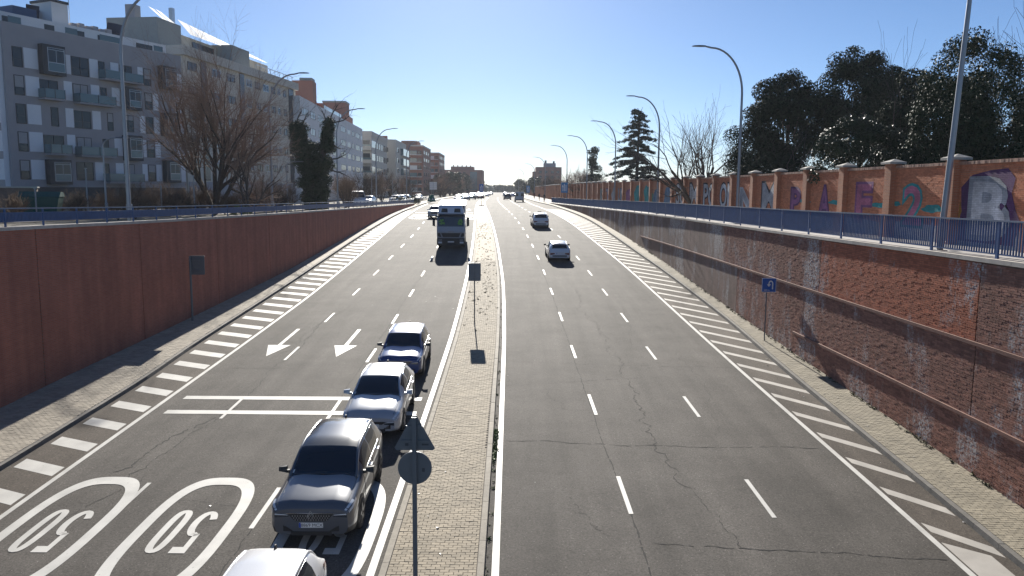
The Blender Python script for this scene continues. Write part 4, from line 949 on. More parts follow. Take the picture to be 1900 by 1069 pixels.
FARQ = [('suv', SH_SUV, P_white, -10.9, 160, 'big white SUV in the far queue just behind the truck'), ('hatchback', SH_HATCH, P_white, -12.3, 200, 'white hatchback in the far queue, left of centre'), ('hatchback', SH_HATCH, P_silver, -11.1, 188, 'silver hatchback in the far queue right of the big white SUV'),
        ('suv', SH_SUV, P_black, -10.3, 201, 'black SUV in the far queue right of the silver hatchback'), ('hatchback', SH_HATCH, P_white, -11.4, 238, 'white hatchback in the far queue behind the black SUV'), ('hatchback', SH_HATCH, P_silver, -9.6, 226, 'silver hatchback farther back in the far queue'),
        ('hatchback', SH_HATCH, P_red, -8.6, 214, 'dark red hatchback in the far queue next to the median'), ('hatchback', SH_HATCH, P_white, -9.2, 272, 'white hatchback far beyond the dark red hatchback'), ('suv', SH_SUV, P_silver, -11.8, 280, 'silver SUV far down the left carriageway'),
        ('hatchback', SH_HATCH, P_white, -9.6, 310, 'white hatchback near the end of the visible queue'), ('suv', SH_SUV, P_grey, -12.4, 325, 'grey SUV near the end of the visible queue'), ('hatchback', SH_HATCH, P_silver, -10.0, 365, 'tiny silver car at the farthest end of the queue')]
for nm, sh, pm, x, y, lb in FARQ: make_car(nm, lb, sh, pm, carz(x, y), PI, Q, low=True, antenna=False)
for nm, sh, pm, x, y, lb in (('suv', SH_SUV, P_black, -1.35, 199, 'black car driving away, left of the grey-blue van'), ('hatchback', SH_HATCH, P_white, .3, 262, 'white car far ahead of the black car'), ('suv', SH_SUV, P_silver, -2.6, 285, 'silver car farthest off on the right carriageway'), ('hatchback', SH_HATCH, P_grey, 1.6, 226, 'grey car ahead of the grey-blue van')):
    make_car(nm, lb, sh, pm, carz(x, y), .03, 'cars driving away', low=True, antenna=False)
for x, y, pm, lb in ((-22.3, 150, P_white, 'white car on the service road, first of the two by the lamp post'), (-22.4, 158, P_silver, 'silver car on the service road beyond the white car'), (-21.4, 117, P_white, 'white car on the service road just behind the white van'), (-23.0, 170, P_white, 'white car on the service road in front of the brick towers'), (-22.2, 186, P_grey, 'grey car on the service road near the white board sign')):
    make_car('hatchback', lb, SH_HATCH, pm, (x, y, ZL(y)-.19), PI-.02, 'cars on the service road', low=True, antenna=False)

def van(label, pm, x, y, z, heading, L=5.0, w=.95, h=2.15, group=None):
    t = thing('van', label, 'van', (x, y, z), heading, group); mb = MB()
    prof = [(L/2-.02, .35), (L/2, .6), (L/2-.12, .95), (L/2-.85, 1.15), (L/2-1.45, h-.12), (L/2-1.8, h), (-L/2+.12, h), (-L/2, h-.12), (-L/2, .35)]
    inset = lambda zz: w if zz < 1.1 else w-(zz-1.1)*.11
    n = len(prof); vs = [(-inset(z_), y_, z_) for y_, z_ in prof]+[(inset(z_), y_, z_) for y_, z_ in prof]
    mb.add(vs, [(i, (i+1) % n, n+(i+1) % n, n+i) for i in range(n)]+[tuple(range(n))[::-1], tuple(range(n, 2*n))]); mb.build('body', pm, t, local=True)
    q = MB(); a, b = prof[3], prof[4]; e = .012
    q.add([(-inset(a[1])*.92, a[0]+e-.05, a[1]+e+.06), (inset(a[1])*.92, a[0]+e-.05, a[1]+e+.06), (inset(b[1])*.92, b[0]+e+.03, b[1]+e-.03), (-inset(b[1])*.92, b[0]+e+.03, b[1]+e-.03)], [(0, 1, 2, 3)]); q.build('windscreen', m_glass, t, local=True)
    for sg in (-1, 1):
        MB().poly([(sg*(inset(z_)+.006), y_, z_) for y_, z_ in ((L/2-1.05, 1.2), (L/2-2.3, 1.2), (L/2-2.3, h-.25), (L/2-1.6, h-.25))][::sg]).build('side_window', m_glass, t, local=True)
        MB().box(*sorted((sg*.28, sg*.86)), -L/2-.012, -L/2-.002, 1.25, h-.28).build('rear_window', m_glass, t, local=True)
        MB().box(*sorted((sg*.80, sg*.93)), -L/2-.02, -L/2-.004, .75, 1.3).build('tail_light', m_tail, t, local=True)
        MB().box(*sorted((sg*.55, sg*.9)), L/2-.08, L/2-.02, .72, .9).build('headlight', m_lens, t, local=True)
        MB().box(*sorted((sg*.98, sg*1.18)), L/2-1.15, L/2-1.05, 1.2, 1.45).build('wing_mirror', m_trim, t, local=True)
        for yy in (L/2-.95, -L/2+1.0): MB().disc((sg*(w-.09), yy, .34), (1, 0, 0), .34, 16, .22).build('wheel', m_tyre, t, local=True)
    MB().box(-.9, .9, -L/2-.03, -L/2+.02, .36, .55).build('bumper', m_trim, t, local=True)
    return t
van('grey-blue van driving away, far along the right carriageway', paint('van_blue', (.36, .40, .47), .1, .4), 1.4, 170, zr(170), .03)
van('white van on the service road above the left wall', P_white, -21.9, 110, ZL(110)-.19, PI+.5, L=4.9)

# truck
tx, ty = -5.45, 69.6
tk = thing('truck', 'white lorry with high cab roof and hi-vis vests behind its windscreen', 'truck', (tx, ty, zr(ty)), PI+.04, Q); tk.rotation_euler = Euler((-math.atan(.06), 0, PI+.04))
m_truck = M('truck_white', (.62, .64, .68), .35, coat=.6); m_truckc = M('truck_cab_grey', (.27, .29, .33), .35, coat=.6); m_truckg = M('truck_grey', (.30, .32, .35), .4)  # cab is white too; the shade on its front is put into the grey
def sect(rows, mat, name, par=tk):
    """loft of (y, z, halfwidth) edges across the cab"""
    mb = MB(); n = len(rows); vs = [(-w, y, z) for y, z, w in rows]+[(w, y, z) for y, z, w in rows]
    mb.add(vs, [(i, (i+1) % n, n+(i+1) % n, n+i) for i in range(n)]+[tuple(range(n))[::-1], tuple(range(n, 2*n))]); return mb.build(name, mat, par, local=True)
sect([(0, .45, 1.22), (0, 1.55, 1.24), (-.10, 2.05, 1.24), (-.30, 2.98, 1.20), (-.55, 3.12, 1.18), (-2.1, 3.12, 1.18), (-2.15, .9, 1.24), (-1.6, .9, 1.24), (-1.5, .45, 1.22)], m_truckc, 'cab')
rf = sect([(-.30, 3.125, 1.16), (-.50, 3.62, 1.02), (-.85, 3.86, .92), (-1.7, 3.92, .88), (-2.1, 3.75, .95), (-2.1, 3.125, 1.16)], m_truck, 'roof_fairing')
for sg in (-1, 1): MB().add([(sg*.28, -.338, 3.22), (sg*.86, -.338, 3.22), (sg*.80, -.462, 3.56), (sg*.32, -.462, 3.56)], [(0, 1, 2, 3)]).build('roof_vent', m_trim, rf, local=True)
ws = MB().add([(-1.15, -.075, 2.0), (1.15, -.075, 2.0), (1.10, -.268, 2.93), (-1.10, -.268, 2.93)], [(0, 1, 2, 3)]).build('windscreen', M('truck_glass', (.015, .03, .05), .12), tk, local=True)
MB().hexa([(-1.18, -.3, 2.95), (1.18, -.3, 2.95), (1.15, .02, 2.92), (-1.15, .02, 2.92), (-1.18, -.3, 3.02), (1.18, -.3, 3.02), (1.15, .02, 2.97), (-1.15, .02, 2.97)]).build('sun_visor', m_trim, tk, local=True)
m_vest = M('hi_vis', (.13, .34, .06), .7)
for sg, sd_ in ((-1, 3), (1, 5)):
    r = random.Random(sd_); mb = MB()
    for k in range(9):
        cx, cz = sg*(.82+r.uniform(-.22, .2)), 2.3+r.uniform(-.1, .28); yy = -.060-(cz-2.0)/.93*.193; w_, h_ = r.uniform(.05, .13), r.uniform(.04, .12)
        mb.add([(cx-w_, yy+h_*.2, cz-h_), (cx+w_, yy+h_*.2+.002, cz-h_*.6), (cx+w_*.6, yy-h_*.2, cz+h_), (cx-w_*.8, yy-h_*.2, cz+h_*.8)], [(0, 1, 2, 3)])
    mb.build('hi_vis_vest', m_vest, tk, local=True)
MB().prism([(-.86, .004, 1.42), (-.70, .004, 1.08), (.70, .004, 1.08), (.86, .004, 1.42)], (0, .03, 0)).build('grille', m_trim, tk, local=True)
for sg in (-1, 1):
    MB().prism([(sg*.95, .004, 1.42), (sg*1.18, .004, 1.42), (sg*1.18, .004, 1.15), (sg*.84, .004, 1.05)], (0, .02, 0)).build('side_intake', m_trim, tk, local=True)
    bp = MB().box(*sorted((sg*.78, sg*1.12)), .105, .125, .52, .68).build('headlight', m_lens, tk, local=True)
    MB().box(*sorted((sg*.78, sg*1.1)), .105, .12, .80, .84).build('marker_light', m_lens, tk, local=True)
    mr = MB().box(*sorted((sg*1.40, sg*1.62)), -.22, -.08, 2.05, 2.85).build('wing_mirror', m_trim, tk, local=True)
    MB().tube([(sg*1.2, -.2, 2.8), (sg*1.5, -.15, 2.82)], .025, 6).tube([(sg*1.22, -.2, 2.05), (sg*1.5, -.15, 2.02)], .025, 6).build('mirror_arm', m_trim, mr, local=True)
    MB().box(*sorted((sg*1.245, sg*1.252)), -1.1, -.35, 2.0, 2.8).build('side_window', m_glass, tk, local=True)
    for yy in (-1.35, -4.9, -6.3): MB().disc((sg*1.03, yy, .52), (1, 0, 0), .52, 20, .34).build('wheel', m_tyre, tk, local=True)
MB().box(-1.24, 1.24, -.05, .10, .38, .98).build('bumper', m_trim, tk, local=True)
MB().box(-.28, .28, .104, .112, .60, .72).build('number_plate', m_plate, tk, local=True)
lettering('IVECO', .17, tk, m_chrome, (0, .006, 1.47), (PI/2, 0, PI))
MB().box(-1.25, 1.25, -8.4, -2.5, 1.15, 3.72).build('load_body', m_truck, tk, local=True)
MB().box(-.45, .45, -8.3, -1.4, .62, 1.05).build('chassis', m_trim, tk, local=True)
MB().tube([(-1.0, -2.35, .9), (-1.0, -2.35, 3.7)], .09, 8).build('exhaust_stack', m_trim, tk, local=True)
# ------------------------------------------------------------------ buildings
m_b1w = M('cladding_pale', (.74, .76, .79), .6, var=.06, vscale=.4); m_b1g = M('cladding_grey', (.33, .32, .335), .6, var=.08, vscale=.5); m_b1d = M('frame_dark', (.028, .032, .040), .45)
m_pane = M('window_pane', (.025, .04, .055), .06, spec=.5); m_paneb = M('window_pane_dim', (.03, .04, .05), .15, spec=.5); m_blind = M('roller_blind', (.34, .34, .35), .6, var=.1)
m_balg = M('balcony_glass', (.10, .17, .19), .1, spec=.7); m_beige = M('render_beige', (.60, .56, .48), .8, var=.08, vscale=.3); m_beiged = M('render_grey_green', (.30, .32, .31), .8, var=.08)
m_rwhite = M('render_white', (.70, .70, .70), .8, var=.07, vscale=.3); m_rbrick = brickmat('brick_tower', (.36, .15, .105), (.31, .125, .09), (.33, .22, .17), stain=.12, bump=.2)
m_rbr = M('brick_far', (.33, .15, .11), .85, var=.1, vscale=.5); m_cream = M('render_cream', (.55, .52, .46), .8, var=.07); m_roofd = M('roof_dark', (.09, .09, .10), .7); m_solar = M('solar_panel', (.02, .03, .06), .12, spec=.8)
m_alu = M('aluminium', (.5, .52, .55), .35, .7); m_tarp = M('tarpaulin', (.02, .07, .16), .6)

class Fac:
    """a facade: u metres along it, z up, d metres out of it"""
    def __init__(s, P, ang_dir, label, cat, name='apartment_building', group=None):
        s.P = Vector((P[0], P[1], 0)); l = math.hypot(*ang_dir); s.d = Vector((ang_dir[0]/l, ang_dir[1]/l, 0)); s.n = Vector((s.d.y, -s.d.x, 0))
        s.t = thing(name, label, cat, (P[0], P[1], 0), 0, group); s.cache = {}; s.rz = math.atan2(s.d.y, s.d.x)
    def p(s, u, d, z): return tuple(s.P+s.d*u+s.n*d+Vector((0, 0, z)))
    def box(s, mb, u0, u1, z0, z1, d0, d1, mi=0):
        return mb.hexa([s.p(u0, d1, z0), s.p(u1, d1, z0), s.p(u1, d0, z0), s.p(u0, d0, z0), s.p(u0, d1, z1), s.p(u1, d1, z1), s.p(u1, d0, z1), s.p(u0, d0, z1)], mi)
    def part(s, nm, mat, u0, u1, z0, z1, d0, d1, parent=None, kind=None):
        return s.box(MB(), u0, u1, z0, z1, d0, d1).build(nm, mat, parent or s.t, kind=kind)
    def window(s, u, z, w, h, fm=None, pm=None, mull=1, bar=True, sill=False, blind=0., d=.0):
        """frame with its panes, shared mesh data per size"""
        w, h = round(w, 1), round(h, 1); key = (w, h, mull, bar, fm, pm, blind)
        if key not in s.cache:
            f = MB(); t = .07; y0, y1 = -.05, .035
            f.box(0, w, y0, y1, 0, t).box(0, w, y0, y1, h-t, h).box(0, t, y0, y1, t, h-t).box(w-t, w, y0, y1, t, h-t)
            for k in range(1, mull+1): x = w*k/(mull+1); f.box(x-.035, x+.035, y0, y1, t, h-t)
            if bar: f.box(t, w-t, y0+.01, y1-.01, h*.38, h*.38+.05)
            g = MB().box(t*.5, w-t*.5, -.01, .0, t*.5, h-t*.5)
            b = MB().box(t, w-t, -.03, -.012, h*(1-blind), h-t) if blind else None
            s.cache[key] = (f.mesh('window', fm or m_b1d), g.mesh('pane', pm or m_pane), b.mesh('blind', m_blind) if b else None)
        f, g, b = s.cache[key]; loc = Vector(s.p(u, d, z))-s.P
        o = link('window', f, s.t, loc=loc); o.rotation_euler = (0, 0, s.rz)
        q = link('pane', g, o)
        if b: link('blind', b, o)
        return o
    def balcony(s, u0, u1, z0, z1, dep=1.1, mat=None, solid=False):
        sl = s.part('balcony', m_b1g if not solid else mat, u0, u1, z0-.18, z0, 0.02, dep)
        s.box(s.box(s.box(MB(), u0, u1, z0+.05, z1, dep-.03, dep), u0, u0+.03, z0+.05, z1, .03, dep-.04), u1-.03, u1, z0+.05, z1, .03, dep-.04).build('balustrade', mat or m_balg, sl)
        mb = MB()
        for u in (u0+.04, (u0+u1)/2, u1-.04): s.box(mb, u-.02, u+.02, z0+.0, z1+.04, dep+.005, dep+.04)
        mb.build('baluster_post', m_b1d, sl)
    def oriel(s, u0, u1, z0, z1, dep=.75):
        b = s.part('bay_window', m_b1d, u0, u1, z0, z1, .02, dep); w, h = u1-u0, z1-z0
        f = MB(); s.box(f, u0+.55, u1-.12, z0+.35, z1-.3, dep+.004, dep+.03); f.build('frame', m_alu, b)
        for a, c in ((u0+.62, (u0+u1)/2+.18), ((u0+u1)/2+.25, u1-.2)): s.part('pane', m_pane, a, c, z0+h*.42, z1-.55, dep+.035, dep+.05, b)
        s.part('pane', m_balg, u0+.62, u1-.2, z0+.4, z0+h*.40, dep+.035, dep+.05, b); s.part('pane', m_pane, u0+.62, u1-.2, z1-.5, z1-.34, dep+.035, dep+.05, b)
def roof_clutter(F, items):
    for nm, mat, u0, u1, z0, z1, d0, d1 in items: F.part(nm, mat, u0, u1, z0, z1, d0, d1)

def about_eye(o, k):
    o.scale = (k, k, k); o.location = (o.location.x*k, o.location.y*k, H_EYE*(1-k)-.02)
# white and grey apartment block nearest on the left
F = Fac((-53.7, 84.0), (.41, .912), 'white and grey apartment block with bay windows and glass balconies', 'building')
F.part('wall', m_b1g, .6, 24.2, 0, 19.3, -14, 0); F.part('ground_floor', m_b1d, .9, 24, 0, 2.45, .01, .05)
F.part('penthouse', m_rwhite, 0.0, 24.2, 19.3, 21.2, -14, -2.6); F.part('parapet', m_b1g, .6, 24.2, 19.3, 19.65, -.3, 0)
Z5 = [15.15, 12.2, 9.2, 6.25, 3.25]
cols = [(2.75, 4.3, 0), (7.2, 8.2, 0), (10.6, 11.7, 0), (13.4, 14.5, 0), (17.25, 18.0, 0), (19.4, 20.2, 0), (22.8, 24.1, 0)]
for r, z in enumerate(Z5):
    for j, (a, b, _) in enumerate(cols):
        if (j+r) % 7 != 5: F.part('cladding_panel', m_b1w, a, b, z+.02, z+2.15, .012, .05)
    F.window(1.5, z, 1.1, 2.1, mull=0, blind=(.0, .62, 0, .6, .55)[r]); F.window(18.15, z, 1.15, 2.1, mull=0, blind=(.6, .5, 0, .5, .45)[r])
F.part('band_end', m_b1w, -.0, .585, .02, 19.0, -13.6, -.3)
for z in Z5: F.part('end_band', m_b1g, -.04, -.005, z-.85, z-.05, -13.6, -.3)
F.oriel(4.42, 7.1, 14.75, 17.95); F.oriel(20.35, 22.7, 15.0, 17.9); F.oriel(14.75, 17.1, 11.9, 14.6); F.oriel(14.5, 16.9, 5.75, 8.8); F.oriel(4.4, 7.05, 2.75, 5.5); F.oriel(20.4, 22.7, 9.1, 12.0); F.oriel(20.4, 22.7, 3.1, 6.0)
for u, z, w, h in ((8.3, 15.15, 2.2, 2.1), (8.2, 9.2, 2.2, 2.0), (8.15, 3.25, 2.2, 2.1)): F.window(u, z, w, h)
for u, z, w, h, bl in ((11.8, 15.2, .8, 2.0, 0), (14.7, 15.2, 1.7, 2.0, 0), (4.3, 12.2, 2.2, 2.0, 0), (8.3, 12.2, 1.9, 2.0, .7), (11.9, 12.2, .8, 2.0, 0), (5.45, 9.2, .9, 2.1, 0), (12.6, 9.2, .8, 2.1, .5), (14.7, 9.25, 1.6, 2.0, .3), (4.4, 6.2, 2.4, 2.0, 0), (8.4, 6.2, 1.9, 2.0, .75), (11.8, 6.2, .8, 2.0, 0), (11.7, 3.2, .8, 2.1, 0), (14.5, 3.2, 1.6, 2.1, .6)):
    F.window(u, z, w, h, mull=1 if w > 1.2 else 0, blind=bl)
for a, b, z in ((11.75, 17.2, 15.2), (4.1, 6.55, 12.15), (8.3, 13.1, 12.1), (4.4, 7.0, 6.15), (8.1, 12.9, 6.1), (11.6, 16.6, 3.1)): F.balcony(a, b, z, z+1.0)
for a, b in ((1.4, 2.8), (7.9, 9.4), (12.3, 15.2), (20.0, 21.4)): F.part('terrace_glass', m_balg, a, b, 19.68, 20.35, -.12, -.08)
for a, b in ((2.4, 4.4), (7.2, 8.4), (10.0, 12.2), (14.0, 15.2), (19.5, 22)): F.part('penthouse_window', m_paneb, a, b, 19.4, 20.75, -2.59, -2.55)
roof_clutter(F, [('lift_tower', m_rwhite, 9.6, 11.7, 21.2, 23.9, -8, -4.5), ('lift_tower_cap', m_b1d, 9.5, 11.8, 23.9, 24.2, -8.1, -4.4), ('tarpaulin', m_tarp, 4.6, 7.4, 21.2, 22.4, -7, -4), ('water_tank', m_b1g, 8.0, 9.3, 21.2, 22.9, -9, -6)]+[('air_conditioner', m_b1g, 11.9+k*.95, 12.6+k*.95, 21.2, 21.9+.15*(k % 2), -5.0, -4.2) for k in range(6)])
for u in (7.4, 17.8, 18.8): MB().add([F.p(u, -6, 21.2), F.p(u+1.6, -6, 21.25), F.p(u+.4, -4, 22.9), F.p(u-1.2, -4, 22.85)], [(0, 1, 2, 3)]).build('solar_panel', m_solar, F.t)
MB().tube([F.p(12.6, -5.5, 21.2), F.p(12.6, -5.5, 29)], .04, 5).build('mast', m_steel, F.t); am = MB().tube([F.p(10.2, -6, 24.2), F.p(10.2, -6, 26.6)], .04, 5)
for k in range(5): am.tube([F.p(9.7, -6, 24.9+.35*k), F.p(10.7, -6, 24.9+.35*k)], .025, 4)
am.build('antenna', m_steel, F.t)

about_eye(F.t, .90)
# beige block
F = Fac((-39, 95), (.125, .992), 'beige apartment block with curved parapet and solar panels, behind the bare tree', 'building')
F.part('wall', m_beige, 0, 33.4, 0, 18.0, -9.5, 0); F.part('cornice', m_cream, -.35, 33.7, 18.0, 19.1, -9.6, .45); F.part('ground_floor', m_b1g, .2, 33, 0, 3.2, .01, .06)
F.part('penthouse', m_beiged, 0, 5.2, 19.1, 22.4, -9.4, -3.0); F.part('penthouse', m_beiged, 14.3, 19.6, 19.1, 21.7, -9.3, -1.0); F.part('penthouse_wall', m_beige, 5.2, 30.5, 19.1, 21.4, -9.4, -3.2); F.part('terrace_window', m_pane, 8, 13.5, 19.3, 21, -3.19, -3.1)
for r, z in enumerate((16.45, 13.6, 10.65, 7.75, 4.9)):
    for j, (u, w) in enumerate(((1.0, 2.1), (6.7, 2.3), (10.6, 2.3), (16.2, 1.7), (18.9, 1.7), (21.5, 1.9), (24.3, 1.4), (26.5, 1.0), (28.7, 1.0))):
        F.window(u, z, w, 1.0, fm=m_alu if j % 2 else m_b1d, pm=m_pane, mull=1 if w > 1.1 else 0, bar=False, blind=(0, .4, .75, 0, .5)[(j*3+r*2) % 5])
    F.window(31.2, z, 1.4, 1.6, mull=1, bar=True)
for u in (4.0, 14.2, 30.6): F.part('stair_glazing', m_paneb, u, u+1.3, 3.4, 17.9, .01, .10)
for k in range(9): MB().add([F.p(6.2+k*2.5, -2.3, 21.5), F.p(8.5+k*2.5, -2.3, 21.5), F.p(8.0+k*2.5, -3.7, 23.2-.12*k), F.p(5.7+k*2.5, -3.7, 23.3-.12*k)], [(0, 1, 2, 3)]).build('solar_panel', m_rwhite, F.t)
for k in range(2): MB().add([F.p(2.2+k*1.5, -3.4, 22.45), F.p(3.5+k*1.5, -3.4, 22.45), F.p(2.9+k*1.5, -5.0, 23.9), F.p(1.6+k*1.5, -5.0, 24.0)], [(0, 1, 2, 3)]).build('solar_panel', m_rwhite, F.t)
roof_clutter(F, [('chimney', m_b1g, .4, 1.6, 22.4, 24.0, -7.2, -6), ('chimney', m_roofd, 24, 25.2, 21.4, 23.4, -7, -5.5), ('chimney', m_alu, 11.2, 11.8, 21.4, 26.0, -8, -7.5), ('roof_railing', m_alu, 20, 33.2, 19.95, 20.05, -.3, -.22)])
for k in range(9): F.part('rail_post', m_alu, 20+k*1.6, 20.06+k*1.6, 19.1, 19.95, -.3, -.24)

about_eye(F.t, 1.07)
# white block with brick towers
F = Fac((-37, 150), (-.047, 1), 'white apartment block with two brick roof towers, behind the ivy-covered tree', 'building')
F.part('wall', m_rwhite, -14, 61, 0, 18.1, -15, 0); F.part('ground_floor', m_b1g, -13, 60, 0, 3, .01, .05)
F.part('brick_tower', m_rbr, 7.3, 11, 18.1, 23.4, -5.9, -2); F.part('tower_cap', m_beiged, 7.8, 10.8, 23.4, 24.0, -4.6, -2.2); F.part('brick_tower', m_rbr, 46.5, 52.5, 18.1, 23.4, -7.5, -2); F.part('tower_cap', m_beiged, 46.4, 52.6, 23.4, 23.8, -7.6, -1.9); F.part('brick_stub', m_rbr, 53, 58, 18.1, 20.6, -6, -2)
F.part('roof_terrace', m_rbr, 12, 15, 18.1, 19.6, -5, -1); F.part('glass_balustrade', m_balg, 10, 30, 18.1, 19.0, -.4, -.3)
for z in (15.1, 12.1, 9.4, 6.6):
    for u, w in ((-12, 5), (-5, 4), (2, 4.5), (9, 5), (17, 5), (27, 6.3), (36.2, 4.6), (43.2, 3.2), (49, 6.5), (57.8, 2.8)): F.window(u, z, w, 1.3, mull=max(1, int(w/1.5)), bar=False, fm=m_rwhite if u in (36.2, 57.8) else m_b1d)
# white block with long balconies
F = Fac((-39.5, 222), (-.03, 1), 'white corner block with long dark balcony recesses', 'building')
F.part('wall', m_cream, 0, 34, 0, 17.2, -16, 0); F.part('parapet', m_cream, -.1, 34.1, 17.2, 18.4, -16, .15)
for z in (14.0, 10.4, 6.8, 3.2):
    F.part('balcony_recess', m_paneb, -.05, -.005, z, z+1.9, -15, -.4); F.part('balcony_recess', m_paneb, .3, 8.5, z, z+1.9, .005, .06); sl = F.part('balcony', m_cream, -1.3, 0-.06, z-.9, z+.15, -15, .1)
    F.part('balustrade', m_balg, -1.34, -1.31, z+.15, z+.7, -15, .1, sl)
    for u, w in ((10, 3.2), (15, 3.2), (20, 3.2), (25.5, 4), (31, 2)): F.window(u, z, w, 1.8, mull=1, bar=False)
# cream and glass block
F = Fac((-38.6, 262), (-.02, 1), 'cream block with stacked blue glass balconies beside a brick strip', 'building')
F.part('wall', m_cream, 0, 40, 0, 18.6, -14, 0)
for z in (14.6, 11.2, 7.8, 4.4, 1.2):
    F.window(3, z, 5, 1.7, mull=2, bar=False); F.part('glass_balcony', m_balg, 13, 30, z-.6, z+1.7, .05, 1.0); F.part('balcony_slab', m_rwhite, 12.8, 30.2, z-.75, z-.62, .02, 1.1); F.window(32, z, 4, 1.5, mull=1, bar=False)
    F.part('end_window', m_paneb, -.06, -.01, z, z+1.4, -5, -2.5)
F.part('brick_strip', m_rbr, 30.4, 40, 0, 19.2, .01, .2); F.part('chimney', m_rbr, 8, 10, 18.6, 20.3, -6, -4); F.part('chimney', m_rbr, 22, 26, 18.6, 20, -6, -4)
# brick towers with glazed balconies
for i, (P, z1, lb) in enumerate((((-36.5, 322), 19.6, 'brick tower with glazed balconies and a round roof house'), ((-34.6, 372), 19.0, 'brown brick tower with dark balconies, right of the glazed tower'))):
    F = Fac(P, (-.01, 1), lb, 'building'); F.part('wall', m_rbr, 0, 34, 0, z1, -13, 0)
    w0 = 6.2 if i == 0 else 5
    F.part('wall_end', m_rbr, -.3, -.02, 0, z1, -13, -8.5)
    for k in range(6):
        z = 1.6+k*2.95
        F.part('glass_balcony', m_balg if (k+i) % 3 else m_rwhite, -1.1, -.05, z, z+1.5, -6.0, -2.3); F.part('balcony_slab', m_rwhite, -1.2, -.03, z-.25, z-.02, -8.2, -.4); F.part('end_window', m_paneb, -.06, -.01, z, z+1.7, -8, -6.2); F.part('end_window', m_pane, -.06, -.01, z+.1, z+1.5, -2.0, -.6)
        for u, w in ((4, 4), (12, 5), (21, 4), (28, 4)): F.window(u, z+.3, w, 1.5, mull=1, bar=False)
    if i == 0: F.part('roof_house', m_rbr, 6, 20, z1, z1+2.6, -9.5, -3)
    F.part('parapet', m_cream, -.35, 34.2, z1, z1+.5, -13.1, .1)
F = Fac((-30, 455), (.0, 1), 'long far brick block, last building on the left before the trees', 'building')
F.part('wall', m_rbr, 0, 30, 0, 13.6, -12, 12.5); F.part('roof_house', m_rbr, 5, 22, 13.6, 15.6, -6, 7); F.part('glazed_bay', m_balg, -.5, -.02, 2, 12.5, 5.5, 9.5)
for k in range(4):
    for d in (-10.5, -7.5, -4.5, -1.5, 1.5): F.part('window', m_paneb, -.06, -.01, 2.6+k*2.8, 3.9+k*2.8, d, d+1.5)
for k in range(5): F.part('chimney', m_rbr, 8+k*2, 8.8+k*2, 15.6, 16.6, -5+k*2.4, -4.4+k*2.4)
F = Fac((13.5, 430), (0, 1), 'far brick block with roof tanks on the right, above the bare trees', 'building')
F.part('wall', m_rbr, 0, 20, 0, 14.8, -1, 13); F.part('roof_house', m_b1g, 4, 14, 14.8, 17, 3.5, 10); F.part('water_tank', m_roofd, 6, 8, 17, 18.6, 4, 5); F.part('water_tank', m_roofd, 6, 8, 17, 18.2, 8.5, 9.5); F.part('side_block', m_rbr, 2, 18, 0, 12.4, -2.6, -1.02)
for k in range(4):
    for d in (.6, 3.8, 7.2, 10.2): F.part('window', m_paneb, -.06, -.01, 3+k*2.8, 4.4+k*2.8, d, d+1.6)

# ------------------------------------------------------------------ left verge furniture
m_mesh = M('fence_post', (.30, .31, .32), .5, .4); m_bin = M('container_green', (.01, .075, .06), .6); m_lowwall = M('low_wall', (.16, .12, .10), .9, var=.3)
FP = [(-27.0, 40.5, 2.6), (-26.0, 43, 1.7), (-24.8, 46, 2.9), (-24.2, 49.5, 2.6), (-23.6, 53, 2.0), (-23, 57, 2.8), (-22.6, 61, 2.2), (-22.3, 66, 2.6), (-28.5, 37.5, 2.3), (-22, 71, 2.2), (-21.8, 77, 2.4)]
FPL = ['leftmost thin fence post in the brush', 'thin short fence post right of the green container', 'tall thin fence post left of the tall lamp post', 'thin fence post right of the nearest left lamp post', 'short thin fence post before the white block', 'tall thin fence post under the bare tree', 'thin fence post by the bare tree trunk', 'thin fence post right of the bare tree', 'thin fence post beside the low dark wall', 'thin fence post left of the ivy-covered tree', 'thin fence post at the foot of the ivy-covered tree']
for (x, y, h), lb in zip(FP, FPL):
    t = thing('fence_post', lb, 'post', (x, y, ZL(y)-.22), 0, 'thin posts on the left verge'); MB().tube([(0, 0, 0), (0, 0, h)], .045, 6).build('shaft', m_mesh, t, local=True); MB().box(-.06, .06, -.06, .06, h, h+.05).build('cap', m_mesh, t, local=True)
t = thing('waste_container', 'dark green waste container on the left verge', 'container', (-26.4, 44.2, ZL(44)-.2), .3)
MB().hexa([(-.8, -.5, .2), (.8, -.5, .2), (.8, .5, .2), (-.8, .5, .2), (-1.0, -.6, 1.25), (1.0, -.6, 1.25), (1.0, .6, 1.25), (-1.0, .6, 1.25)]).build('body', m_bin, t, local=True); MB().prism([(-1.03, -.63, 1.26), (-1.03, .63, 1.26), (-1.03, .4, 1.5), (-1.03, -.2, 1.55)], (2.06, 0, 0)).build('lid', m_bin, t, local=True)
for sx in (-.6, .6): MB().disc((sx, -.3, .1), (1, 0, 0), .1, 12, .08).build('wheel', m_tyre, t, local=True)
t = thing('low_wall', 'low dark wall with a row of crosses on its end, far left verge', 'wall', (-30, 45, ZL(45)-.2), .25)
MB().box(-1.6, 2.6, -.15, .15, 0, 1.75).build('body', m_lowwall, t, local=True); MB().box(-1.68, 2.68, -.2, .2, 1.75, 1.83).build('cap', m_conc, t, local=True)
mb = MB()
for k in range(4):
    for s in (-1, 1): mb.add([(-1.45-s*.12-.03, -.158, .15+k*.4), (-1.45-s*.12+.03, -.158, .15+k*.4), (-1.45+s*.12+.03, -.158, .45+k*.4), (-1.45+s*.12-.03, -.158, .45+k*.4)], [(0, 1, 2, 3)])
mb.build('cross', m_conc, t, local=True)
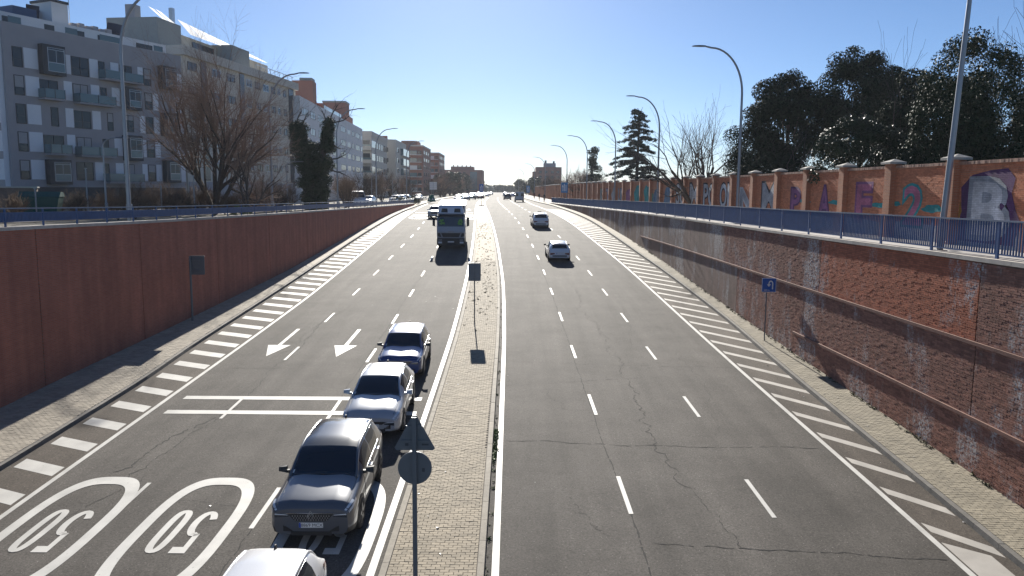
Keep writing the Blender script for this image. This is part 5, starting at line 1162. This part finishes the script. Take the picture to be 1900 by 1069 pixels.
# guard rail along the service road at the far end
t = thing('guard_rail', 'steel guard rail where the left wall ends', 'guard rail', (-20.5, 150, 0))
for k in range(14):
    y = 142+k*4; x = -19.6-(y-142)*.03; MB().box(x-.05, x+.05, y-.05, y+.05, ZL(y)-.2, .62).build('post', m_steel, t)
    if k < 13: x2 = x-.12; MB().hexa([(x-.02, y, .35), (x+.04, y, .35), (x2+.04, y+4, .35), (x2-.02, y+4, .35), (x-.02, y, .66), (x+.04, y, .66), (x2+.04, y+4, .66), (x2-.02, y+4, .66)]).build('rail', m_steel, t)

# ------------------------------------------------------------------ people on the far right pavement
def person(label, x, y, z, rz, shirt, trousers, stride=.22):
    me = bpy.data.meshes.new('person'); J = [(0, 0, .92), (0, 0, 1.18), (0, .0, 1.42), (0, .01, 1.52), (0, .03, 1.66), (.1, 0, .86), (.11, stride, .48), (.11, stride*.9, .08), (.11, stride*.9+.14, .04), (-.1, 0, .86), (-.11, -stride*.4, .48), (-.11, -stride*1.4, .1), (-.11, -stride*1.4+.13, .04), (.19, 0, 1.38), (.24, -.08, 1.12), (.25, .08, .88), (-.19, 0, 1.38), (-.24, .1, 1.12), (-.25, .22, .92), (0, .02, 1.60)]
    E = [(0, 1), (1, 2), (2, 3), (3, 19), (19, 4), (0, 5), (5, 6), (6, 7), (7, 8), (0, 9), (9, 10), (10, 11), (11, 12), (2, 13), (13, 14), (14, 15), (2, 16), (16, 17), (17, 18)]
    Rr = [.15, .14, .16, .06, .085, .10, .07, .05, .04, .10, .07, .05, .04, .07, .05, .035, .07, .05, .035, .095]
    me.from_pydata(J, E, []); o = link('person', me); o.location = (x, y, z); o.rotation_euler = (0, 0, rz); md = o.modifiers.new('skin', 'SKIN'); sv = me.skin_vertices[0].data
    for i, r_ in enumerate(Rr): sv[i].radius = (r_, r_*.8)
    sv[0].use_root = True; o.modifiers.new('sub', 'SUBSURF').levels = 1; o.modifiers['sub'].render_levels = 1
    me.materials.append(shirt); tag(o, label, 'person', 'people on the far right pavement')
m_cl1 = M('cloth_dark', (.03, .03, .04), .9); m_cl2 = M('cloth_brown', (.06, .045, .04), .9); m_cl3 = M('cloth_red', (.14, .04, .04), .9)
person('person in dark clothes walking away on the far right pavement', 6.0, 178, zr(178)+.13, .1, m_cl1, m_cl1); person('person in brown clothes, first of those beyond the end of the right railing', 6.5, 163, zr(163)+.13, .2, m_cl2, m_cl1, .16); person('person in reddish clothes farthest along the right pavement', 5.6, 205, zr(205)+.13, 0, m_cl3, m_cl1)
# ------------------------------------------------------------------ trees and plants
m_bark = M('bark', (.085, .065, .052), .95, var=.3, vscale=4); m_twig = M('twigs', (.27, .18, .13), .95, var=.25, vscale=1.5); m_twigd = M('twigs_dark', (.055, .045, .040), .95, var=.25, vscale=1.5)
m_brush = M('dry_brush', (.15, .10, .065), .95, var=.3, vscale=1.5)
def leafmat(name, c, rough=.55, spec=.4, trans=.15):
    m = M(name, c, rough, var=.35, vscale=1.2, spec=spec, island=.35); return m
m_pine = leafmat('pine_needles', (.024, .038, .019), .85, .12); m_magn = leafmat('glossy_leaves', (.036, .055, .026), .5, .25); m_ivy = leafmat('ivy_leaves', (.034, .052, .024), .62, .16); m_ced = leafmat('cedar_needles', (.034, .05, .036), .85, .15)
m_ever = leafmat('evergreen_leaves', (.045, .065, .032), .6, .3); m_weed = leafmat('weed_leaves', (.09, .14, .035), .6, .3); m_weedd = leafmat('weed_dry', (.10, .095, .045), .8, .2); m_moss = leafmat('moss', (.10, .10, .055), .9, .1)

def grow(rnd, p, d, ln, r, lv, out, P):
    """one limb: a bent tube, then its children"""
    n = 4 if lv > 1 else 3; pts = [p]; q = Vector(p); dd = Vector(d)
    for i in range(n):
        dd = (dd+Vector((rnd.gauss(0, P['wob']), rnd.gauss(0, P['wob']), rnd.gauss(0, P['wob'])+P['up'])))
        dd.normalize(); q = q+dd*ln/n; pts.append(q.copy())
    r1 = r*P['taper']; out.append((pts, [r+(r1-r)*i/n for i in range(n+1)], lv))
    if lv == 0: return
    k = P['nb'][lv-1] if lv-1 < len(P['nb']) else 4
    for j in range(k):
        t = (j+1)/k if j < k-1 else 1.; t = P['first']+(1-P['first'])*t; f = t*n; i = min(int(f), n-1); b = pts[i].lerp(pts[i+1], f-i)
        ax = Vector((rnd.gauss(0, 1), rnd.gauss(0, 1), rnd.gauss(0, .5))); ax = (ax-dd*ax.dot(dd)).normalized(); a = P['ang']*rnd.uniform(.6, 1.25)*(1 if t < .99 else .45)
        nd = (dd*math.cos(a)+ax*math.sin(a)).normalized(); grow(rnd, b, nd, ln*P['len']*rnd.uniform(.75, 1.2), max(r1*(1.15-.45*t)*P.get('rk', .8), .006), lv-1, out, P)
def bare_meshes(seed, H, r, lv, P, limbs=None, mat=None, thick=1.):
    rnd = random.Random(seed); out = []
    limbs = limbs or [((0, 0, 0), (0, 0, 1), H*.3, r)]
    for p, d, ln, rr in limbs: grow(rnd, Vector(p), Vector(d).normalized(), ln, rr, lv, out, P)
    zz = sorted(pts[-1].z for pts, _, _ in out); zmax = zz[int(len(zz)*.97)]; k = H/zmax; tr, br = MB(), MB()
    for pts, rad, l in out:
        pts = [pt*k for pt in pts]; mb = tr if l >= lv-1 else br
        mb.tube(pts, [max(q*k*thick, .006*thick) for q in rad], 7 if l >= lv-1 else (4 if l > 1 else 3), cap=False)
    return tr.mesh('trunk', m_bark), br.mesh('crown', mat or m_twig)
def tree(label, x, y, z, meshes, names=('trunk', 'crown'), rz=0., name='bare_tree', cat='tree', group=None, scale=1.):
    t = thing(name, label, cat, (x, y, z), rz, group); t.scale = scale if hasattr(scale, '__len__') else (scale,)*3
    for nm, me in zip(names, meshes): link(nm, me, t)
    return t
P1 = dict(wob=.10, up=.04, taper=.62, nb=[5, 5, 5, 5, 5], first=.22, ang=.62, len=.66)
limbs = [((0, 0, 0), (math.cos(a)*s, math.sin(a)*s*.8, 1), 4.2, .20) for a, s in ((.2, .2), (2.9, .45), (3.4, .85), (1.3, .3), (.0, .62), (4.7, .35), (5.6, .3))]
T1 = bare_meshes(11, 10.6, .2, 4, dict(P1, nb=[5, 6, 6, 6], ang=.7, up=.03, first=.18), limbs, thick=.8)
tree('big bare brown tree with a wide fan of twigs, left verge', -22.7, 60, ZL(60)-.25, T1, rz=.2, scale=(.74, .86, 1.1))
T1b = bare_meshes(12, 5.2, .1, 3, dict(P1, nb=[5, 6, 5]), [((0, 0, 0), (.1, 0, 1), 2.2, .09), ((0, 0, 0), (.5, .1, 1), 2., .07), ((0, 0, 0), (-.4, .1, 1), 2., .07)])
tree('smaller bare tree at the right foot of the big bare tree', -19.6, 58.5, ZL(58)-.25, T1b)

def leaves(mb, rnd, centers, n, size, flat=0., jit=.5, shell=.55):
    """leaf-sized quads thrown through clumps (centre, radius xyz)"""
    g = np.random.default_rng(rnd.randrange(1 << 30)); C = np.array([c[0] for c in centers], float); R_ = np.array([c[1] for c in centers], float)
    w = R_.prod(1); k = np.maximum(4, (n*w/w.sum()).astype(int)); idx = np.repeat(np.arange(len(C)), k); m = len(idx)
    nz = lambda v: v/np.maximum(np.linalg.norm(v, axis=1, keepdims=True), 1e-9)
    d = nz(g.normal(size=(m, 3))); q = np.where(g.random(m) < .8, shell+(1-shell)*g.random(m)**.5, g.random(m))[:, None]
    p = C[idx]+d*R_[idx]*q; nr = nz(d+g.normal(size=(m, 3))*jit+np.array([0, 0, flat])); u = nz(np.cross(nr, g.random((m, 3))-.5)); v = np.cross(nr, u); s = (size*g.uniform(.6, 1.35, m))[:, None]
    V = np.stack([p-u*s, p-v*s*.5, p+u*s, p+v*s*.5], 1).reshape(-1, 3); o = len(mb.v)
    mb.v.extend(map(tuple, V.tolist())); F_ = (np.arange(m*4).reshape(-1, 4)+o).tolist(); mb.f.extend(map(tuple, F_)); mb.m.extend([0]*m); mb.sm.extend([False]*m)
def clumps(rnd, n, cx, cy, cz, rx, ry, rz, r0, r1, lo=.55):
    o = []
    for _ in range(n):
        d = Vector((rnd.gauss(0, 1), rnd.gauss(0, 1), rnd.gauss(0, 1))).normalized()*(lo+(1-lo)*rnd.random()); r = rnd.uniform(r0, r1)
        o.append(((cx+d.x*rx, cy+d.y*ry, cz+d.z*rz), (r, r, r*.8)))
    return o
def leafy(label, x, y, z, H, groups, n, size, mat, seed, name='evergreen_tree', cat='tree', trunk_r=.2, trunk_h=None, group=None, core=True, jit=.5):
    rnd = random.Random(seed); t = thing(name, label, cat, (x, y, z), 0, group); mb = MB(); cl = []
    for g in groups: cl += clumps(rnd, *g)
    leaves(mb, rnd, cl, n, size, jit=jit); link('crown', mb.mesh('crown', mat), t)
    tr = MB(); hh = trunk_h or H*.6; tr.tube([(0, 0, 0), (.1, 0, hh*.5), (.0, .1, hh)], [trunk_r, trunk_r*.8, trunk_r*.4], 8)
    for k in range(7):
        c = rnd.choice(cl)[0]; tr.tube([(0, 0, hh*.35+hh*.08*k), (c[0]*.5, c[1]*.5, (hh*.45+c[2])*.5), c], [trunk_r*.4, trunk_r*.25, trunk_r*.08], 5)
    link('trunk', tr.mesh('trunk', m_bark), t); return t
# ivy-covered tree by the left wall: forked trunk wrapped in leaves, bare limbs above
rnd = random.Random(5); t = thing('ivy_covered_tree', 'forked tree trunk wrapped in dark ivy with bare branches on top, left verge', 'tree', (-20.0, 80, ZL(80)-.25)); mb = MB(); cl = []
for k in range(170):
    h = rnd.uniform(.1, 6.5); w_ = .75+.19*h; cl.append(((rnd.uniform(-w_, w_), rnd.gauss(0, .5), h), (.6, .7, .55)))
for k in range(34):
    s = k/33; cl.append(((-1.2-.45*s+rnd.gauss(0, .2), rnd.gauss(0, .35), 6.2+2.3*s), (.85-.2*s, .75, .55))); cl.append(((1.15+.5*s+rnd.gauss(0, .15), rnd.gauss(0, .3), 6.2+2.7*s), (.75-.25*s, .6, .55)))
leaves(mb, rnd, cl, 70000, .08); link('ivy', mb.mesh('ivy', m_ivy), t)
tr = MB(); tr.tube([(0, 0, 0), (-.1, 0, 3), (-.7, 0, 5.5), (-1.5, 0, 8.4)], [.5, .45, .32, .2], 8).tube([(0, 0, 2.5), (.8, 0, 5.2), (1.6, 0, 8.8)], [.4, .3, .18], 8); link('trunk', tr.mesh('trunk', m_bark), t)
PB = dict(wob=.22, up=.05, taper=.5, nb=[3, 4, 4], first=.35, ang=.8, len=.62)
out = []; r5 = random.Random(3)
for p, d, ln in (((-1.5, 0, 8.2), (-.3, 0, 1), 1.9), ((-1.4, 0, 8.2), (.35, .1, 1), 1.7), ((-1.4, 0, 7.6), (-1, .1, .7), 1.9), ((1.6, 0, 8.7), (.25, 0, 1), 2.1), ((1.6, 0, 8.5), (.9, 0, .45), 2.0), ((1.5, 0, 8.4), (-.5, .1, .9), 1.7), ((1.3, 0, 5.2), (1, .1, -.1), 2.0), ((1.2, 0, 4.2), (1, 0, -.25), 1.9), ((-1.2, 0, 4.4), (-1, 0, .0), 1.6), ((-1.3, 0, 6.6), (-1, 0, .1), 1.6), ((1.6, 0, 6.6), (1, .2, .15), 1.7)): grow(r5, Vector(p), Vector(d).normalized(), ln, .085, 2, out, PB)
grp = [[]]
for q in out:
    if q[2] == 2 and grp[-1]: grp.append([])
    grp[-1].append(q)
for gq in grp:
    mb = MB()
    for pts, rad, l in gq: mb.tube(pts, rad, 4, cap=False)
    link('bare_branch', mb.mesh('bare_branch', m_twigd), t)
# low bare trees and brush along the left verge
PS = dict(wob=.13, up=.03, taper=.6, nb=[6, 6, 5], first=.15, ang=.6, len=.62)
mk = lambda s, h, m_, th=1.: bare_meshes(s, h, .08, 3, PS, [((0, 0, 0), (math.cos(a)*.35, math.sin(a)*.35, 1), 2., .07) for a in (0, 1.3, 2.4, 3.8, 5.1)], m_, th)
SHR = [mk(21, 3.6, m_brush), mk(22, 3.8, m_twig), mk(23, 3.4, m_twigd)]
V = [(-21.3, 70, 0, .8, 'low bare tree left of the ivy-covered tree'), (-23.6, 74, 1, .95, 'brown bare tree behind the lamp post left of the ivy-covered tree'), (-19.0, 90, 0, 1.05, 'light brown bare shrub just right of the ivy-covered tree'), (-20.2, 97, 0, 1.1, 'round light brown bare shrub left of the white van'), (-21.5, 101, 1, 1.1, 'brown bare tree behind the white van'), (-25.2, 118, 1, 1.2, 'brown bare tree below the block with long balconies'), (-23.8, 126, 2, 1.55, 'dark bare tree below the corner of the white blocks'), (-24.5, 140, 0, 1.5, 'yellow-brown bare tree before the cream block'), (-25.2, 152, 1, 1.6, 'brown bare tree below the stacked glass balconies'), (-26, 168, 2, 1.7, 'dark bare tree below the brick strip'), (-26.5, 186, 1, 1.6, 'brown bare tree beneath the glazed brick tower'), (-27, 205, 2, 1.7, 'dark bare tree beneath the brown brick tower')]
for i, (x, y, k, s, lb) in enumerate(V): tree(lb, x, y, ZL(y)-.25, SHR[k], rz=i*1.3, scale=s, group='bare trees along the service road')
LOW = [mk(31, 1.5, m_brush, .8), mk(32, 1.9, m_brush, .8), mk(33, 1.2, m_twigd, .8)]
rnd = random.Random(9); q = []
for k in range(46): y = rnd.uniform(36, 76); x = -20.6-rnd.random()*6-(max(0, 48-y))*.38; q.append((x, y))
for i, (x, y) in enumerate(sorted(q)): tree('low tangle of leafless brown brush on the left verge', x, y, ZL(y)-.25, LOW[i % 3], rz=i*1.1, name='brush', cat='shrub', group='dry brush on the left verge', scale=rnd.uniform(.7, 1.4))
leafy('small green shrub on the verge under the big bare tree', -19.0, 55, ZL(55)-.2, .7, [(14, 0, 0, .35, .75, .4, .25, .18, .3)], 1300, .05, m_weed, 41, 'shrub', 'shrub', .03, .4)
leafy('round dark bush at the lamp post at the end of the left wall', -17.4, 140.5, ZL(140)-.2, 1.0, [(16, 0, 0, .5, 1.0, .8, .4, .3, .4)], 1500, .08, m_ever, 42, 'shrub', 'shrub', .05, .5)
for i, (x, y) in enumerate(((-21.5, 150), (-22.3, 165), (-23, 180))): leafy(('green hedge bush behind the guard rail, nearest', 'green hedge bush behind the guard rail, middle', 'green hedge bush behind the guard rail, farthest')[i], x, y, -.2, 1.3, [(14, 0, 0, .6, 1.0, 3., .5, .4, .6)], 1400, .12, m_ever, 50+i, 'hedge', 'hedge', .05, .6)
# right: behind the park wall
zr_ = lambda y: ZR(y)-.2
leafy('tall dark pine with rounded clumps, left of the pair behind the park wall', 22.0, 64, zr_(64), 12, [(46, 0, 0, 7.6, 3.6, 3.2, 3.6, .8, 1.5), (20, -2.6, 0, 5.2, 1.8, 2, 2.6, .7, 1.2), (14, .2, 0, 10.6, 1.6, 1.5, 1.0, .6, .9)], 52000, .10, m_pine, 61, 'pine_tree', 'tree', .25, 9, 'dark pines behind the park wall')
leafy('tallest dark pine, right of the pair behind the park wall', 27.0, 62, zr_(62), 13, [(50, 0, 0, 8.2, 3.6, 3.2, 4.2, .8, 1.5), (14, -.6, 0, 12.0, 1.8, 1.5, 1.0, .6, 1.0), (20, 2.6, 0, 7.0, 2.2, 2, 3, .7, 1.3)], 56000, .10, m_pine, 62, 'pine_tree', 'tree', .28, 10, 'dark pines behind the park wall')
leafy('dark bushy pine filling the gap beside the ivy mass', 27.5, 52, zr_(52), 9.5, [(58, 0, 0, 6.3, 3.4, 2.6, 4.3, .8, 1.3)], 46000, .10, m_pine, 63, 'pine_tree', 'tree', .22, 6)
leafy('round glossy-leaved tree catching the sun above the park wall', 19.4, 44.5, zr_(44), 6.4, [(150, 0, 0, 3.6, 2.4, 1.8, 2.5, .4, .6, .85)], 34000, .07, m_magn, 64, 'magnolia_tree', 'tree', .18, 4, jit=.8)
leafy('huge dome of glossy ivy right of the nearest lamp post', 22.3, 39.0, zr_(39), 9.6, [(330, 0, 0, 5.1, 2.6, 2.1, 4.4, .45, .65, .86), (150, -.3, 0, 2.8, 2.9, 2.1, 3.2, .45, .65, .8), (60, 0, 0, 4.6, 1.5, 1.0, 3.2, .8, 1.1, .2)], 95000, .066, m_ivy, 65, 'ivy_covered_tree', 'tree', .3, 6, jit=.8)
leafy('dark ivy-covered trunk at the right edge of the picture', 27.3, 40.5, zr_(40), 7.5, [(120, 0, 0, 4.2, 1.6, 2, 3.6, .45, .7, .8)], 32000, .07, m_ivy, 66, 'ivy_covered_tree', 'tree', .3, 6)
leafy('dark undergrowth tree between the glossy tree and the ivy dome', 24.0, 47.5, zr_(47), 5.6, [(40, 0, 0, 3.4, 2.8, 1.6, 2.0, .6, 1.0)], 20000, .09, m_pine, 67, 'evergreen_tree', 'tree', .15, 3.5)
leafy('low dark evergreen under the left pine', 19.6, 60, zr_(60), 5, [(34, 0, 0, 3.4, 2.4, 1.6, 1.5, .6, 1.0)], 20000, .09, m_pine, 68, 'evergreen_tree', 'tree', .15, 3.5)
PT = dict(wob=.13, up=.05, taper=.58, nb=[4, 5, 4], first=.25, ang=.55, len=.7)
BR = [bare_meshes(71, 7.6, .12, 3, PT, [((0, 0, 0), (math.cos(a)*.75, math.sin(a)*.5, 1), 3.4, .13) for a in (.1, 1.2, 2.9, 3.5, 4.6)], m_twigd, 1.0), bare_meshes(72, 7.5, .12, 3, dict(PT, nb=[4, 4, 4]), [((0, 0, 0), (.05, 0, 1), 3.6, .13), ((0, 0, 0), (-.5, .2, 1), 3, .09), ((0, 0, 0), (.5, -.2, 1), 3, .09)], m_twigd, 1.0),
      bare_meshes(73, 9, .14, 3, dict(PT, ang=.5), [((0, 0, 0), (.05, 0, 1), 4.5, .12)], m_twigd, .9)]
for i, (x, y, k, s, lb) in enumerate(((17.4, 74, 0, 1.15, 'spreading bare tree left of the pines, behind the park wall'), (18.6, 84, 1, 1.15, 'bare tree nearer the cedar, behind the park wall'), (24.5, 51, 2, 1.18, 'slender bare tree rising between the pines and the ivy dome'), (25.6, 41.5, 2, 1.13, 'bare pruned branches rising over the ivy at the right edge'), (28.5, 44, 1, 1.35, 'bare tree at the right edge behind the ivy'), (20.6, 58, 1, .85, 'bare twiggy tree in front of the tallest pine'), (18.3, 66, 1, .75, 'low bare tree at the foot of the left pine'))):
    tree(lb, x, y, zr_(y), BR[k], rz=i*1.7+.3, scale=s*1.12, group='bare trees behind the park wall')
# cedar in tiers
def cedar(label, x, y, z, H, R, seed, n=9000):
    rnd = random.Random(seed); t = thing('cedar_tree', label, 'tree', (x, y, z)); lv = MB(); br = MB(); tr = MB().tube([(0, 0, 0), (.1, 0, H*.5), (.3, 0, H*.93), (.75, 0, H)], [.34, .24, .06, .02], 8); cl = []
    for k in range(92):
        s = (k+.5)/92; h = H*(.08+.90*s); a = rnd.uniform(0, 2*PI); L = R*(1.08-s)**.85*rnd.uniform(.55, 1.1)+.35; up = .10*L
        tip = Vector((math.cos(a)*L, math.sin(a)*L, h-L*.10)); mid = Vector((math.cos(a)*L*.55, math.sin(a)*L*.55, h+up*.4)); br.tube([(0, 0, h-.2), mid, tip], [.07, .045, .015], 4, cap=False)
        for j in range(7):
            f = .22+.78*j/6; p = Vector((0, 0, h)).lerp(mid, min(1, f/.55)) if f < .55 else mid.lerp(tip, (f-.55)/.45); ww = (.28+.55*(1-abs(f-.6)))*(.35+.12*L)
            cl.append(((p.x+rnd.gauss(0, .2), p.y+rnd.gauss(0, .2), p.z-.12), (ww, ww, .26)))
    leaves(lv, rnd, cl, n, .13, flat=.8, jit=.4, shell=.2); link('trunk', tr.mesh('trunk', m_bark), t); link('limbs', br.mesh('limbs', m_bark), t); link('foliage', lv.mesh('foliage', m_ced), t)
cedar('tall dark cedar with drooping tiers behind the park wall', 20.3, 130, 0, 16.0, 6.0, 81, 42000)
leafy('slim ragged evergreen left of the cedar', 16.9, 170, 0, 12.5, [(14, 0, 0, 10, .9, .9, 2.2, .5, 1.0), (16, .4, 0, 5.5, 1.4, 1.4, 3, .6, 1.1)], 4200, .18, m_ever, 82, 'evergreen_tree', 'tree', .2, 10)
# tree lines running to the horizon
FT = [mk(91, 6.5, m_twigd, 1.3), mk(92, 7.5, m_twig, 1.3)]
rnd = random.Random(4)
for k in range(34):
    y = 150+k*13+rnd.uniform(-4, 4); x = XGW(y)+rnd.uniform(1.0, 10); tree('bare brown tree in the row beyond the far park wall', x, y, -.2, FT[k % 2], rz=k, scale=(rnd.uniform(.75, 1.15)*(1+max(0, y-260)/700),)*3, group='bare trees beyond the far park wall')
for k in range(26):
    y = 235+k*14+rnd.uniform(-4, 4); x = XWL(y)-rnd.uniform(1.5, 7); tree('bare brown tree in the row along the far left verge', x, y, -.2, FT[k % 2], rz=k*.7, scale=(rnd.uniform(.8, 1.15)*(1+max(0, y-260)/800),)*3, group='bare trees along the far left verge')
ev = None
for k in range(16):
    y = 300+k*24; x = XWL(y)-2-rnd.random()*5
    if ev is None: ev = leafy('dark evergreen in the far row left of the road', x, y, -.2, 9, [(26, 0, 0, 5.2, 2.6, 2.6, 3.6, .9, 1.5)], 3200, .3, m_ever, 95, 'evergreen_tree', 'tree', .25, 6, 'dark evergreens in the far left row')
    else: c = copy_tree(ev, (x, y, -.2), k*1.1); c.scale = (rnd.uniform(.8, 1.2)*(1+(y-300)/900),)*3
for k in range(12):
    y = 330+k*28; x = XKR(y)+5+rnd.random()*8; c = copy_tree(ev, (x, y, -.2), k*.9, 'dark evergreen in the far row right of the road'); c['group'] = 'dark evergreens in the far right row'; c.scale = (rnd.uniform(.6, .95)*(1+(y-300)/900),)*3
for k in range(5): c = copy_tree(ev, (-12+k*3.4-abs(k-2)*.4, 690+k*3, -.3), k*1.9, 'dark evergreen closing the road at the horizon'); c['group'] = 'evergreens at the horizon'; c.scale = (1.3, 1.3, .8)
wd = MB(); rnd = random.Random(8)
for k in range(900):
    x = rnd.uniform(-700, 700); y = rnd.uniform(720, 1000)+abs(x)*.1; h = rnd.uniform(5, 9); r = rnd.uniform(4, 8)
    n = 7; vs = [(x+math.cos(2*PI*j/n)*r*rnd.uniform(.7, 1.1), y+math.sin(2*PI*j/n)*r, -.3) for j in range(n)]+[(x+math.cos(2*PI*j/n)*r*rnd.uniform(.6, 1), y+math.sin(2*PI*j/n)*r*.8, h*.6) for j in range(n)]+[(x, y, h)]
    wd.add(vs, [(j, (j+1) % n, n+(j+1) % n, n+j) for j in range(n)]+[(n+j, n+(j+1) % n, 2*n) for j in range(n)])
tag(wd.build('far_woods', m_ever), 'far line of woods on the horizon', 'woods', kind='stuff')

# weeds in joints, along kerbs and at the wall foot; litter
def weeds(name, label, spots, mat, size, per):
    rnd = random.Random(len(spots)); mb = MB()
    for x, y, z, s in spots: leaves(mb, rnd, [((x, y, z+.02*s), (.09*s, .09*s, .055*s))], per, size*s, flat=.4, jit=.9, shell=.1)
    tag(mb.build(name, mat), label, 'weeds', kind='stuff')
rnd = random.Random(77); sp = []
for k in range(330): y = rnd.uniform(41, 92)+rnd.gauss(0, 2); a, b = med_l(y)+.2, med_r(y)-.2; sp.append((rnd.uniform(a, b), y, zr(y)+.12, rnd.uniform(.5, 1.3)))
weeds('median_weeds', 'low weed tufts growing between the median pavers', sp, m_moss, .024, 22)
sp = []
for k in range(150): y = rnd.choice((rnd.uniform(15, 34), rnd.uniform(15, 60), rnd.gauss(22.5, .5), rnd.gauss(24.2, .25))); sp.append((XA(y)-.16+rnd.gauss(0, .025), y, zr(y)+.01, rnd.uniform(.3, 1.0)*(1.2 if 22 < y < 24.6 else .75)))
weeds('kerb_weeds', 'green weeds along the right-hand kerb of the median', sp, m_weed, .032, 16)
sp = []
for k in range(240): y = 20+55*rnd.random()**1.3; sp.append((XWR(y)-.06-abs(rnd.gauss(0, .05)), y, zr(y)+.14, rnd.uniform(.3, 1.1)))
weeds('wall_foot_weeds', 'dry weeds along the foot of the brown wall', sp, m_weedd, .035, 14)
sp = []
for k in range(160): y = rnd.uniform(24, 75); sp.append((XWL(y)-.75-abs(rnd.gauss(0, .5)), y, ZL(y)-.2, rnd.uniform(.8, 2.2)))
weeds('verge_weeds', 'bright weeds behind the left railing', sp, m_weed, .04, 40)
mb = MB()
for k in range(46):
    c = rnd.random()
    if c < .45: y = rnd.uniform(16, 32); x = rnd.uniform(med_l(y)+.2, med_r(y)-.2); z = zr(y)+.137
    elif c < .75: y = rnd.uniform(17, 34); x = rnd.uniform(XKR(y)-.5, XWR(y)-.1); z = zr(y)+(.145 if x > XKR(y)+.05 else .012)
    else: y = rnd.uniform(18, 50); x = rnd.uniform(-12, 9); z = zr(y)+.01
    s = rnd.uniform(.015, .05); a = rnd.random()*3; mb.add([(x+s*math.cos(a), y+s*math.sin(a), z), (x-s*math.sin(a), y+s*math.cos(a), z+s*.3), (x-s*math.cos(a), y-s*math.sin(a), z+s*.1), (x+s*.3, y-s, z+s*.5)], [(0, 1, 2, 3), (0, 3, 2)])
tag(mb.build('litter', m_white), 'scraps of paper and grit on the paving', 'litter', kind='stuff')

# ------------------------------------------------------------------ thin haze over the whole place
hz = MB().box(-1350, 1350, -60, 1550, -8, 34).build('haze', [])
hm = bpy.data.materials.new('haze'); hm.use_nodes = True; nt = hm.node_tree; nt.nodes.clear()
ou = nt.nodes.new('ShaderNodeOutputMaterial'); pv = nt.nodes.new('ShaderNodeVolumePrincipled'); pv.inputs['Color'].default_value = (.86, .91, 1, 1); pv.inputs['Density'].default_value = .00021; pv.inputs['Anisotropy'].default_value = .1
nt.links.new(pv.outputs[0], ou.inputs['Volume']); hz.data.materials.append(hm); tag(hz, 'thin pale haze over the far road', 'haze', kind='stuff')
